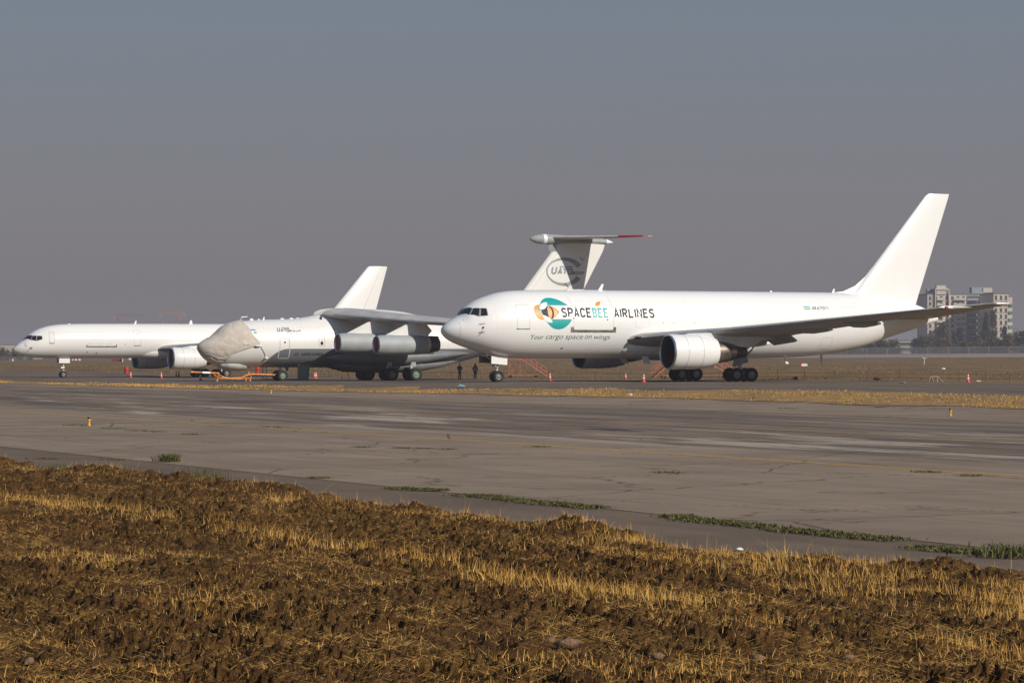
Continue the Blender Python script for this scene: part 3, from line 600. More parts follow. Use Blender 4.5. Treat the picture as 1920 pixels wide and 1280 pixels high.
# wings, tail
ST = [(1.6, 10.4, 3.35, 12.6, .13, -.55), (2.6, 11.2, 3.55, 11.7, .12, -.5), (8.5, 15.7, 4.15, 7.7, .105, -.25), (16, 21.55, 5.02, 5.1, .10, -.12), (22.6, 26.7, 5.80, 3.1, .09, -.05), (23.4, 27.3, 5.9, 2.8, .08, -.03), (23.85, 28.4, 5.97, 1.9, .06, 0)]
for s in (1, -1):
    w = wing('wing', ST, s, M['wingtop'], A)
    wing('leading_edge', [(2.7, 11.25, 3.555, 1.2, .20, 0), (8.5, 15.66, 4.16, .85, .18, 0), (16, 21.5, 5.03, .62, .17, 0), (22.6, 26.67, 5.81, .42, .15, 0)], s, M['slat'], w)
    # flap hanging from the trailing edge, track fairings, tip lamp
    mb = MB(); y = lambda p: -s*p
    mb.hexa([(21.5, y(6.5), 3.6), (22.5, y(6.5), 3.0), (22.7, y(9.6), 3.28), (21.7, y(9.6), 4.0), (21.55, y(6.5), 3.85), (22.7, y(6.5), 3.14), (22.9, y(9.6), 3.42), (21.75, y(9.6), 4.2)]); mb.build('flap', M['wingtop'], w, False)
    for p, x0, x1, z in ((11.8, 20.6, 25.2, 4.40), (16.1, 23.0, 27.0, 4.86), (4.4, 19.0, 23.8, 3.3)):
        L = x1-x0
        f = ellip_loft('flap_track_fairing', w, [(x0+L*a, -s*(p), z-.13*b-.05, .22*b+.01, .26*b+.01) for a, b in ((0,0.05),(.1,.5),(.3,.95),(.55,1),(.8,.62),(.95,.25),(1,.03))], M['wingtop'])
        ellip_loft('fairing_tip', f, [(x0+L*a, -s*p, z-.13*b-.05, .225*b+.012, .265*b+.012) for a, b in ((.84,.53),(.95,.26),(1.01,.03))], M['white'])
    ellip_loft('wing_tip', w, [(27.2+L, -s*23.72, 5.98, a*.12, a*.13) for L, a in ((0,.1),(.5,.9),(1.2,1),(2.2,.7),(3.1,.05))], M['white'])
    lump('navigation_light', w, 27.85, -s*23.8, 5.97, .2, .12, .10, M['red'] if s == 1 else M['flaggreen'])
    lump('landing_light', w, 11.65, -s*2.95, 3.66, .42, .30, .14, M['glass'])
    tp = wing('tailplane', [(.5, 35.0, 5.5, 6.9, .10, -.15), (9.0, 42.2, 6.56, 2.5, .09, 0), (9.35, 42.8, 6.6, 1.7, .06, 0)], s, M['wingtop'], A)
    ellip_loft('tailplane_tip', tp, [(42.7+L, -s*9.3, 6.6, a*.12, a*.10) for L, a in ((0,.1),(.4,1),(1.1,.9),(1.9,.05))], M['white'])
ellip_loft('belly_fairing', A, [(9.6, 0, 3.1, 1.4, .8), (11.5, 0, 2.95, 2.1, 1.02), (14.5, 0, 2.85, 2.5, 1.08), (19, 0, 2.85, 2.55, 1.08), (22, 0, 2.9, 2.3, .98), (24.5, 0, 3.1, 1.6, .7)], W_)
for s in (1, -1): ellip_loft('wing_root_fairing', A, [(12.2, -s*2.2, 3.9, .1, .1), (13.6, -s*2.3, 4.0, .3, .25), (15.0, -s*2.35, 3.85, .5, .45), (16, -s*2.4, 3.75, .6, .55), (20, -s*2.3, 3.6, .55, .5), (23.6, -s*2.0, 3.4, .3, .3)], W_)
FS = [(5.9, 33.0, 7.65, .095), (16.2, 41.95, 2.45, .085), (16.42, 42.3, 2.15, .05)]
fin = finmesh('fin', FS, W_, A, 0, .68); finmesh('rudder', FS, M['white'], fin, .6802, 1)
mb = MB(); mb.loft([[(31.9, 0, 7.56), (33.4, -.05, 7.45), (33.4, .05, 7.45)], [(33.4, 0, 7.72), (34.6, -.14, 7.4), (34.6, .14, 7.4)], [(34.6, 0, 8.2), (35.6, -.22, 7.5), (35.6, .22, 7.5)], [(35.7, 0, 9.05), (36.5, -.22, 8.6), (36.5, .22, 8.6)], [(36.4, 0, 9.82), (37.0, -.12, 9.6), (37.0, .12, 9.6)]]); mb.build('dorsal_fin', W_, fin, angle=60)
# engines
for s in (1, -1):
    turbofan(A, 11.55, -s*7.9, 2.47, 1.30, 1.43, 4.35, 2.95, s)
    pylon(A, [(12.6, 3.75), (13.6, 3.98), (15.6, 4.10), (18.4, 4.05), (21.4, 4.0), (22.0, 3.55), (20.6, 3.45), (19.6, 2.86), (18.4, 2.85), (16.0, 3.2), (15.2, 3.3)], -s*7.9, .62, M['pylonwhite'])
# undercarriage
def strut(parent, name, parts, m='strut'):
    mb = MB()
    for p, r in parts: mb.tube(p, r, 10)
    return mb.build(name, M[m], parent)
ng = strut(A, 'nose_gear', [([(0,0,2.3),(0,0,.95)], .13), ([(0,0,1.0),(0,0,.47)], .09), ([(0,-.42,.47),(0,.42,.47)], .07), ([(0,0,1.5),(-1.1,0,2.2)], .06), ([(.0,0,.95),(.28,0,.72),(.02,0,.52)], .045), ([(-.2,-.28,1.35),(-.2,.28,1.35)], .10), ([(0,-.2,1.25),(0,.2,1.25)], .09)])
for s in (1, -1): wheel(ng, 0, -s*.31, .47, .36, 'rim')
for s in (1, -1):
    mb = MB(); mb.hexa([(-.72, -s*.52, 1.52), (.72, -s*.52, 1.40), (.72, -s*.48, 1.40), (-.72, -s*.48, 1.52), (-.72, -s*.56, 2.2), (.72, -s*.56, 2.1), (.72, -s*.52, 2.1), (-.72, -s*.52, 2.2)]); mb.build('gear_door', M['white'], ng, False)
mb = MB(); mb.box((-.85, .5, 1.85), (1.0, .04, .55)); mb.build('gear_door', M['hotdark'], ng, False)  # extra dark panel: its colour stands in for shade in the wheel recess
for s in (1, -1):
    y = -s*4.65; xx = 20.35
    mg = strut(A, 'main_gear', [([(xx,y+s*.3,3.6),(xx,y,1.0)], .19), ([(xx,y,1.2),(xx,y,.58)], .14), ([(xx-.85,y,.58),(xx+.85,y,.58)], .13), ([(xx-.71,y-.57,.58),(xx-.71,y+.57,.58)], .09), ([(xx+.71,y-.57,.58),(xx+.71,y+.57,.58)], .09), ([(xx,y,1.4),(xx-.1,y+s*1.8,2.6)], .08), ([(xx,y,1.5),(xx+1.6,y,3.2)], .07)])
    for a in (-.71, .71):
        for b in (-.57, .57): wheel(mg, xx+a, y+b, .585, .44, 'rim')
    mb = MB(); mb.hexa([(xx-1.0, y-s*.40, 1.18), (xx+.55, y-s*.40, 1.62), (xx+.6, y-s*.35, 1.62), (xx-1.0, y-s*.35, 1.18), (xx-.75, y-s*.75, 2.9), (xx-.05, y-s*.75, 2.95), (xx-.05, y-s*.7, 2.95), (xx-.75, y-s*.7, 2.9)]); mb.build('gear_door', M['grey'], mg, False)
    mb = MB(); mb.hexa([(4.6+8.1, y*.42-.05, 1.55), (13.3, y*.42-.05, 1.45), (13.3, y*.42+.05, 1.45), (12.7, y*.42+.05, 1.55), (12.4, y*.42-.05, 2.1), (13.0, y*.42-.05, 2.1), (13.0, y*.42+.05, 2.1), (12.4, y*.42+.05, 2.1)]); mb.build('antenna_fin', M['white'], A, False)
blade('drain_mast', A, 27.6, 1.5, .55, .3, -.2)

# ------------------------------------------------------------------ the four-engined T-tail freighter with the covered nose
B = empty('heavy_freighter', ROOT['il'], 'white and grey four-engined high-wing cargo jet with a T-tail, its nose under a canvas cover', 'cargo jet', 'white cargo aircraft parked on the apron')
fi = FIL; TT = M['twotone']
bo = hull('fuselage', fi, TT, B, 140, 64)
ellip_loft('chin_radome', B, [(-6.95, 0, 1.75, .15, .12), (-6.4, 0, 1.66, .72, .42), (-5.6, 0, 1.62, .98, .55), (-4.7, 0, 1.60, 1.02, .60), (-3.9, 0, 1.60, .8, .5), (-3.2, 0, 1.6, .25, .2)], mat('radome_grey', (.42,.43,.40), .5, var=.08))
decal('crew_door_outline', fi, tess(strip_polys(rrect(-1.0, .15, 2.28, 4.29, .15, .0), .05)), M['flagwhite'], bo, .012)
decal('crew_door_gap', fi, tess(strip_polys(rrect(-.93, .08, 2.35, 4.22, .12, .0), .02)), M['line'], bo, .016)
lump('door_window', bo, -.42, fi.side(-.42, 3.88, 0), 3.88, .10, .02, .10, M['glass'])
decal('hatch_outline', fi, tess(strip_polys(rrect(3.27, 3.88, 3.5, 4.42, .08), .03)), M['line'], bo, .006)
lump('hatch_window', bo, 3.57, fi.side(3.57, 3.8, 0), 3.8, .16, .03, .19, M['ink']); lump('hatch_mark', bo, 3.57, fi.side(3.57, 4.1, 0), 4.1, .06, .02, .05, M['red'])
lump('round_window', bo, 3.91, -1.30, 6.27, .12, .12, .24, M['ink'])
lump('probe_light', bo, -3.30, -2.40, 3.52, .34, .22, .10, M['flagwhite']); lump('probe_light', bo, -2.27, -1.98, 2.31, .18, .14, .09, M['flagwhite'])
for x, z in ((5.6, 4.9), (6.5, 4.6), (1.5, 5.35), (1.7, 4.5), (1.9, 4.5)): lump('service_port', bo, x, fi.side(x, z, 0), z, .05, .015, .03, M['redcover'])
mb = MB(); mb.hexa([(1.55, -.9, .10), (2.75, -.9, .10), (2.75, -.82, .10), (1.55, -.82, .10), (1.5, -1.1, 1.7), (2.8, -1.1, 1.7), (2.8, -1.02, 1.7), (1.5, -1.02, 1.7)]); mb.build('belly_hatch', M['dgrey'], B, False)
mb = MB(); mb.hexa([(.5,-.05,1.4), (.85,-.03,1.4), (.85,.03,1.4), (.5,.05,1.4), (.8,-.02,.85), (.95,-.01,.85), (.95,.01,.85), (.8,.02,.85)]); mb.build('antenna_blade', M['dgrey'], B, False)
mb = MB(); mb.tube([(-4.35,0,5.95), (-4.15,0,6.4), (-3.5,0,6.46)], [.10,.06,.035], 8); mb.build('antenna_mast', M['white'], B)
blade('antenna_blade', B, -1.9, 6.14, .3, .22, .12); lump('beacon', B, -3.1, 0, 6.12, .22, .15, .17, M['flagwhite']); lump('beacon', B, -2.3, 0, 6.14, .15, .12, .10, M['flagwhite'])
for x in (.2, 1.2, 1.9): lump('roof_lump', B, x, 0, 6.22+.03*x, .25, .15, .12, TT)
for i, (k, z) in enumerate((('flagblue', 5.06), ('flagwhite', 4.93), ('flaggreen', 4.80))): decal('flag', fi, tess([[(-4.0+.2*i, z), (-3.36+.03*i, z), (-3.36+.03*i, z+.12), (-4.0+.2*i, z+.12)]]), M[k], B, .010+.001*i)
IG = M['inkgrey']
def uatg(f, x0, z0, h, w, name, m, e, rw):   # wide slanted logotype: big U A T G with a bar over the last three, then small letters
    s = h/1.0; ln = .22
    stroke_words(name, f, B, m, [('U', x0, x0+.72*s, z0, z0+h, w, .3, ln), ('A', x0+.86*s, x0+1.50*s, z0, z0+h*.80, w, .3, ln), ('T', x0+1.52*s, x0+2.2*s, z0, z0+h*.78, w, .3, ln), ('G', x0+2.2*s, x0+2.98*s, z0, z0+h*.76, w, .3, ln), ('ROUP', x0+3.02*s, x0+3.02*s+rw, z0, z0+h*.42, w*.55, .35, ln)], e)
    decal(name, f, tess([[(x0+1.0*s+ln*h*.9, z0+h*.86), (x0+3.05*s, z0+h*.86), (x0+3.1*s, z0+h), (x0+1.0*s+ln*h, z0+h)]]), m, B, e)
uatg(fi, -1.16, 4.92, .46, .10, 'airline_name', IG, .010, 1.15)
stroke_words('airline_name', fi, B, IG, [('AIRLINES', -.15, 1.52, 4.60, 4.78, .035, .35, .22)])
stroke_words('operator_name', fi, B, M['ink'], [('UZ', .70, 1.12, 2.56, 2.82, .055, .35, .15), ('AERO', 1.42, 2.42, 2.56, 2.82, .055, .35, .15), ('CARGO', 2.58, 3.72, 2.56, 2.82, .055, .35, .15)], .012)
# wing, engines
IST = [(1.2, 4.1, 6.75, 9.6, .145, -.25), (2.4, 4.8, 6.62, 9.0, .145, -.2), (10, 8.8, 6.02, 6.4, .15, .05), (24.4, 16.1, 5.12, 3.3, .13, .1), (25.2, 17.1, 5.1, 2.1, .08, .1)]
WI = M['wingil']
for s in (1, -1):
    w = wing('wing', IST, s, WI, B)
    wing('leading_edge', [(2.5, 4.82, 6.60, 1.0, .36, -.02), (10, 8.76, 6.01, .85, .36, .02), (24.3, 16.0, 5.12, .5, .34, .02)], s, mat('slat_paint', (.34,.35,.36), .3, .3, vs=.9), w)
    ellip_loft('wing_root_fairing', B, [(6.3, -s*1.2, 6.2, .4, .3), (7.4, -s*1.4, 6.25, 1.0, .65), (9.5, -s*1.5, 6.35, 1.3, .85), (13, -s*1.4, 6.25, 1.1, .7), (16.5, -s*1.0, 6.1, .4, .3)], TT)
    for k, (p, xi, z, cov) in enumerate(((6.4, 3.55, 3.82, 0), (10.6, 5.9, 3.62, 1))):
        e = bpy.data.objects.new('engine', None); C.objects.link(e); e.parent = B; e.location = (xi, -s*p, z)
        mb = MB(); mb.rev([(.10, .90), (.5, .965), (1.4, .985), (3.5, .985), (4.6, .95), (5.35, .88), (5.34, .80)], (0,0,0), 'x', 48); mb.build('nacelle', M['grey'], e, angle=50)
        mb = MB(); mb.rev([(.5, .77), (.06, .79), (0, .835), (.03, .88), (.10, .90)], (0,0,0), 'x', 48); mb.build('inlet_lip', M['bare'], e, angle=60)
        mb = MB(); mb.rev([(.5, .77), (1.0, .76), (1.0, .01)], (0,0,0), 'x', 40); mb.build('inlet_duct', M['hotdark'], e)
        mb = MB(); mb.rev([(5.35, .875), (5.62, .85), (5.66, .80)], (0,0,0), 'x', 40); mb.build('exhaust_ring', M['strut'], e)
        mb = MB(); mb.rev([(5.6, .82), (6.1, .78), (6.75, .64), (6.7, .56), (6.2, .55), (6.2, .01)], (0,0,0), 'x', 40)
        mb.add([(5.7, s*-.1, .8), (6.9, s*-.1, .62), (6.95, s*.1, .62), (5.7, s*.1, .8), (5.7, s*-.1, .9), (6.7, s*-.1, .88), (6.7, s*.1, .88), (5.7, s*.1, .9)], [(0,1,2,3),(4,5,6,7),(0,1,5,4),(2,3,7,6),(1,2,6,5)]); mb.build('exhaust_nozzle', M['hotdark'], e)
        mb = MB(); mb.box((5.6, 0, -.86), (1.3, .3, .10)); mb.build('drain_fairing', M['hotdark'], e, False)
        xl = np.interp(p, [2.4, 10, 24.4], [4.9, 8.9, 16.2]); zl = np.interp(p, [2.4, 10, 24.4], [6.62, 6.02, 5.12])
        pylon(B, [(xi+.9, z+.90), (xl+.5, zl-.10), (xl+2.2, zl-.3), (xi+6.1, z+1.4), (xi+5.6, z+.80), (xi+3.0, z+.9)], -s*p, .46, TT)
        if s == 1:
            cv = MB(); cv.rev([(.18, .775), (.16, .60), (.10, .3), (.08, .001)], (0,0,0), 'x', 36); cv.rev([(.18, .775), (.5, .768)], (0,0,0), 'x', 36)
            c = cv.build('engine_cover', M['redcover']); c.location = (ROOT['il'][0]+xi, ROOT['il'][1]-s*p, ROOT['il'][2]+z)
            tag(c, ('red-brown canvas plug in the air intake of the inner engine, the one nearer the fuselage' if not cov else 'red-brown canvas plug in the air intake of the outer engine, the one nearer the camera'), 'engine cover', 'intake plugs of the four-engined jet')
    # gear fairings and belly bulges
    ellip_loft('gear_fairing', B, [(4.1, -s*2.25, 2.35, .05, .05), (5.4, -s*2.35, 2.3, .4, .38), (8, -s*2.5, 2.25, .85, .72), (12, -s*2.55, 2.3, .98, .80), (15, -s*2.4, 2.45, .85, .62), (18, -s*2.0, 2.68, .55, .36), (21.2, -s*1.5, 2.9, .05, .05)], M['dgrey'])
    ellip_loft('belly_bulge', B, [(5.6, -s*1.1, 1.6, .3, .3), (7.5, -s*1.35, 1.5, 1.0, .62), (11, -s*1.5, 1.5, 1.3, .74), (14.5, -s*1.45, 1.55, 1.15, .66), (17.2, -s*1.2, 1.75, .6, .42), (19.8, -s*.9, 2.1, .05, .05)], M['dgrey'])
    tp = wing('tailplane', [(.15, 30.3, 14.96, 5.0, .11, -.1), (6.6, 35.2, 14.93, 2.3, .09, 0), (8.7, 36.8, 14.92, 1.4, .08, 0)], s, WI, B)
    wing('tailplane_tip', [(6.5, 35.1, 14.935, 1.15, .26, 0), (8.75, 36.75, 14.925, .8, .22, 0)], s, M['red'], tp)
    lump('wing_root_lamp', bo, 13.2, -s*2.55, 3.15, .1, .08, .1, M['hotdark'])
    for xx in (10.6, 13.25):
        mg = strut(B, 'main_gear', [([(xx, -s*2.5, 2.0), (xx, -s*2.9, .65)], .16), ([(xx, -s*1.95, .65), (xx, -s*4.0, .65)], .10)])
        for y in (2.05, 2.62, 3.35, 3.92): wheel(mg, xx, -s*y, .65, .46, 'rimgreen')
        mb = MB(); mb.box((xx-.1, -s*3.55, 1.66), (.5, .05, .46)); mb.build('gear_door', M['grey'], mg, False)
IG_ = strut(B, 'nose_gear', [([(0,0,1.7),(0,0,.55)], .15), ([(0,-.8,.55),(0,.8,.55)], .09), ([(-.1,0,1.5),(-.9,0,1.6)], .06), ([(-.25,0,.85),(-.55,0,.62)], .07)])
for y in (-.72, -.28, .28, .72): wheel(IG_, 0, y, .55, .34, 'rimgreen')
# tail
IFS = [(5.8, 24.6, 8.0, .10), (8.0, 26.25, 7.35, .10), (13.6, 30.75, 6.0, .10), (14.6, 31.4, 5.7, .10)]
ifin = finmesh('fin', IFS, TT, B, 0, .70); finmesh('rudder', IFS, TT, ifin, .705, 1)
mb = MB(); mb.loft([[(30.45, 0, 13.45), (31.1, -.22, 13.45), (31.1, .22, 13.45)], [(30.2, 0, 14.35), (30.95, -.24, 14.35), (30.95, .24, 14.35)]]); mb.build('fin_fillet', M['grey'], ifin, angle=60)
ellip_loft('tail_fairing', B, [(28.1+a, 0, 14.78+b, r, r*1.02) for a, b, r in ((0,0,.03), (.15,0,.2), (.6,0,.40), (1.2,0,.50), (1.9,0,.53), (3,0,.50), (6,-.05,.42), (8.2,-.12,.30), (9.0,-.16,.26))], M['grey'])
ellip_loft('tail_fairing_cone', B, [(37.1, 0, 14.62, .265, .265), (37.3, 0, 14.61, .25, .25), (38.0, 0, 14.58, .02, .02)], M['flagwhite'])
mb = MB(); mb.rev([(0,.51), (0,.532), (.38,.542), (.38,.51)], (29.55, 0, 14.78), 'x', 32); mb.build('tail_fairing_band', M['flagwhite'], B, angle=20)
fs = FinSide(IFS); EM = M['emblem']
def fx(a): return 29.88+(a-440)*(34.30-29.88)/480
def fz(b): return 12.88-(b-430)*3.0/365
ring = []
for t in np.linspace(R(28), R(332), 60):
    k = 1-abs(math.cos((t-PI)/2)) ; wd = .07+.22*(abs(math.degrees(t)-180)/152)**1.6
    ring.append((t, wd))
cx, cy, rx, ry = 680, 613, 240, 183
outer = [(fx(cx+rx*math.cos(t)), fz(cy-ry*math.sin(t))) for t, w in ring]; inner = [(fx(cx+rx*(1-w*1.0)*math.cos(t)+(0)), fz(cy-ry*(1-w*1.35)*math.sin(t))) for t, w in ring]
decal('ring_emblem', fs, tess([[outer[i], outer[i+1], inner[i+1], inner[i]] for i in range(len(ring)-1)]), EM, ifin, .014, .3)
uatg(fs, fx(495), fz(650), .88, .19, 'airline_name', EM, .016, 1.30)
decal('fin_seam', fs, tess(strip_polys([(28.1, 9.3), (31.2, 13.4)], .03, False)), mat('rust_streak', (.5,.36,.24), .6), ifin, .006)
for a, b in (((875,432),(922,458)), ((675,768),(725,802)), ((795,625),(815,640))): decal('hinge_bracket', fs, tess(strip_polys([(fx(a[0]), fz(a[1])), (fx(b[0]), fz(b[1]))], .07, False)), M['hotdark'], ifin, .05)

# canvas cover over the nose (lies over the aircraft, so a thing of its own)
NC = empty('nose_cover', ROOT['il'], 'wrinkled beige canvas cover tied over the nose of the four-engined jet', 'cover')
edge = pchip([0, 35, 54, 78, 90, 97, 104, 112, 132, 142, 160, 180], [-4.2, -4.15, -4.0, -3.42, -3.16, -3.8, -4.75, -5.5, -6.25, -6.5, -6.8, -6.9])
nph, ns = 160, 90; ph = np.linspace(0, 2*PI, nph, False); sv = np.linspace(0.002, 1, ns)
PH, SV = np.meshgrid(ph, sv); dg = np.degrees(np.minimum(PH, 2*PI-PH)); xe = edge(dg)+.10*np.sin(PH*9)*(dg > 20)
XX = fi.x0-.10 + (xe-fi.x0+.10)*(SV**1.7)
P0 = fi.pt(np.maximum(XX.ravel(), fi.x0+1e-3), PH.ravel(), 0).reshape(ns, nph, 3); P0[..., 0] = XX
zt, zb, w_, zm_ = fi.prm(np.maximum(XX, fi.x0+1e-3))
wr = fbm(XX*.8+PH*.6, PH*1.2-XX*.3, 3, 3); low = sstep(95, 150, dg); wave = fbm(XX*.9+5, PH*1.6, 3, 8)
fold = np.abs(np.sin(PH*11+XX*1.6+9*wave))**.6; fold2 = np.abs(np.sin(PH*5.5-XX*2.2+8*wr))**.5
off = .13+.06*(wr-.4)-.15*low*(1-fold)**1.5-.055*(1-low)*(1-fold2)**2+.05*np.exp(-((XX+6.0)/.8)**2)*sstep(80, 20, dg)*(fbm(XX*4, PH*5, 3, 5)+.6*np.abs(np.sin(PH*10+XX*5+6*wr)))
off = np.maximum(off, .025)*np.minimum(1, .35+SV*1.2)
P0[..., 1] -= off*np.sin(PH); P0[..., 2] += off*np.cos(PH)*(1-.2*low)
P1 = P0[-1].copy(); P1[:, 1] += (off[-1]-.005)*np.sin(ph)*.9; P1[:, 2] -= (off[-1]-.005)*np.cos(ph)*.9
mb = MB(); mb.loft([list(map(tuple, r)) for r in P0]+[list(map(tuple, P1))], caps=False); mb.F.append(tuple(range(nph-1, -1, -1))); mb.M.append(0)
cv = mb.build('canvas', M['canvas'], NC, angle=75)
mb = MB(); pz = [(x, fi.side(x, z, .20), z) for x, z in ((-4.75, 3.62), (-4.1, 3.66), (-4.1, 4.78), (-4.75, 4.72))]; mb.hexa([*[(a, b+.04, c) for a, b, c in pz], *pz]); mb.build('canvas_patch', M['canvas'], NC, False)
mb = MB()
def onrope(pts, r=.02): mb.tube([(x, fi.side(x, z, .05), z) for x, z in pts], r, 6)
onrope([(-3.18, 3.72), (-2.9, 3.3), (-2.6, 2.9), (-2.35, 2.45), (-2.2, 2.2)]); mb.build('rope', M['rope'], NC)
mb = MB(); onrope([(-3.98, 5.0), (-4.2, 4.4), (-4.45, 3.8), (-4.8, 3.3)], .025); mb.build('rope', M['rope'], NC)
mb = MB(); mb.tube([(-6.42, -1.1, 2.05), (-6.1, -1.2, 1.5), (-5.75, -1.15, .95)], .02, 6); mb.build('rope', M['rope'], NC)

# ------------------------------------------------------------------ the narrow-body freighter behind
N = empty('narrow_body_airliner', ROOT['757'], 'plain white twin-engined narrow-body airliner without lettering, left of the nose-covered jet', 'airliner', 'white cargo aircraft parked on the apron')
f7 = F757; W7 = M['white757']
nb = hull('fuselage', f7, W7, N, 130, 60)
for s in (1, -1):
    for q, f in (([(-4.86,4),(-4.37,4),(-3.97,36.1),(-4.25,56.1)], [(-4.95,1),(-4.3,1),(-3.9,37),(-4.2,58)]), ([(-4.16,59.2),(-3.91,38.5),(-3.53,49.3),(-3.70,70.5)], [(-4.22,57),(-3.95,37),(-3.47,49),(-3.66,72.5)]), ([(-3.60,71.7),(-3.43,51.1),(-3.01,58),(-2.98,70.2)], [(-3.68,72.5),(-3.5,49),(-2.93,56.5),(-2.90,72)])):
        patch('window_frame', f7, f, M['winframe'], nb, .006, mirror=s); patch('cockpit_window', f7, q, M['glass'], nb, .016, mirror=s)
decal('entry_door_outline', f7, tess(strip_polys(rrect(-2.15, -1.60, 4.02, 5.33, .14), .035)), M['line'], nb, .005)
decal('door_sill', f7, tess([[(-2.18, 3.98), (-1.58, 3.98), (-1.58, 4.08), (-2.18, 4.08)]]), M['sill'], nb, .015)
decal('cargo_door_sill', f7, tess([[(2.27, 3.57), (6.02, 3.57), (6.02, 3.86), (5.92, 3.86), (5.86, 3.71), (2.43, 3.71), (2.37, 3.86), (2.27, 3.86)]]), M['sill'], nb, .012)
mb_ = [[(2.5+.28*k, 3.93), (2.56+.28*k, 3.93), (2.56+.28*k, 4.03), (2.5+.28*k, 4.03)] for k in range(13) if k % 4 != 3]
decal('latch_marks', f7, tess(mb_), M['line'], nb, .005)
decal('service_door_outline', f7, tess(strip_polys(rrect(8.1, 8.95, 3.75, 5.6, .12), .02)), M['line'], nb, .004); decal('service_door_sill', f7, tess([[(8.1, 3.72), (8.95, 3.72), (8.95, 3.79), (8.1, 3.79)]]), M['sill'], nb, .012)
lump('door_window', nb, 8.5, f7.side(8.5, 5.15, 0), 5.15, .07, .02, .06, M['ink'])
for x, z, a in ((2.5, 3.05, .09), (3.7, 2.92, .09), (7.0, 3.95, .06)): lump('service_port', nb, x, f7.side(x, z, 0), z, a, .02, a*.7, M['hotdark'])
mb = MB(); mb.box((-4.2, f7.side(-4.2, 3.49, .04), 3.49), (.22, .06, .12)); mb.tube([(-4.3, f7.side(-4.3, 3.45, .05), 3.45), (-4.6, f7.side(-4.5, 3.1, .05), 3.1)], .02, 6); mb.build('pitot_cover', M['redcover'], nb)
mb = MB(); mb.tube([(-4.7, f7.side(-4.7, 4.0, .05), 4.02), (-4.86, f7.side(-4.86, 4.0, .05), 3.98), (-4.86, f7.side(-4.86, 3.8, .05), 3.75), (-4.7, f7.side(-4.7, 3.72, .05), 3.72)], .022, 6); mb.build('pitot_cover', M['red'], nb)
blade('antenna_blade', N, 8.7, 6.33, .40, .28, .22); blade('antenna_blade', N, 15.6, 6.35, .45, .45, .16); lump('beacon', N, .75, 0, 6.30, .14, .1, .08, M['flagwhite']); lump('beacon', N, 4.6, 0, 6.34, .14, .1, .08, M['red'])
ellip_loft('belly_fairing', N, [(8.2, 0, 3.2, 1.0, .8), (10.5, 0, 3.05, 1.5, .92), (14, 0, 2.9, 1.78, .92), (20, 0, 2.9, 1.8, .92), (24, 0, 3.0, 1.0, .6)], W7)
for s in (1, -1):
    w = wing('wing', [(1.3, 10.9, 3.35, 9.0, .13, -.3), (6.5, 14.1, 3.85, 5.6, .11, -.15), (18.4, 21.1, 4.95, 2.0, .10, 0), (19, 22.0, 5.0, 1.2, .06, 0)], s, M['wingtop'], N)
    ellip_loft('wing_root_fairing', N, [(11.8, -s*1.65, 3.5, .1, .1), (13, -s*1.7, 3.55, .3, .28), (15, -s*1.75, 3.5, .4, .4), (20, -s*1.6, 3.2, .3, .3)], W7)
    lump('landing_light', w, 11.75, -s*2.2, 3.45, .3, .2, .12, M['glass'])
    turbofan(N, 10.95, -s*6.5, 2.28, 1.14, 1.31, 4.2, 1.8, s, cowl='white757' if s else 'white')
    pylon(N, [(12.0, 3.5), (13.5, 3.75), (18.0, 4.1), (18.2, 3.3), (15.2, 3.1)], -s*6.5, .5, W7)
    y = -s*3.66
    mg = strut(N, 'main_gear', [([(18.3,y,3.0),(18.3,y,.5)], .15), ([(17.7,y,.5),(18.9,y,.5)], .1), ([(17.73,y-.43,.5),(17.73,y+.43,.5)], .07), ([(18.87,y-.43,.5),(18.87,y+.43,.5)], .07), ([(18.3,y,1.2),(18.2,y+s*1.5,2.4)], .06)])
    for a in (-.57, .57):
        for b in (-.43, .43): wheel(mg, 18.3+a, y+b, .51, .36, 'rim')
    wing('tailplane', [(.3, 34.2, 5.3, 5.0, .10, -.1), (7.6, 39.2, 6.1, 1.6, .08, 0)], s, M['wingtop'], N)
NF = [(5.6, 31.95, 7.2, .10), (13.4, 38.75, 2.65, .09), (13.55, 39.0, 2.4, .05)]
nf = finmesh('fin', NF, W7, N, 0, .69); finmesh('rudder', NF, W7, nf, .695, 1)
gg = strut(N, 'nose_gear', [([(0,0,2.4),(0,0,.9)], .11), ([(0,0,1.0),(0,0,.4)], .08), ([(0,-.35,.4),(0,.35,.4)], .06), ([(0,0,1.3),(-.9,0,2.2)], .05), ([(0,0,1.0),(.28,0,.75),(0,0,.5)], .045), ([(-.3,-.2,1.15),(.12,-.2,1.2)], .10), ([(0,-.2,1.5),(0,.2,1.5)], .09)])
for s in (1, -1):
    wheel(gg, 0, -s*.26, .405, .28, 'rim')
    mb = MB(); mb.hexa([(-.6, -s*.45, 1.72), (.7, -s*.45, 1.72), (.7, -s*.41, 1.72), (-.6, -s*.41, 1.72), (-.6, -s*.47, 2.4), (.7, -s*.47, 2.4), (.7, -s*.43, 2.4), (-.6, -s*.43, 2.4)]); mb.build('gear_door', W7, gg, False)

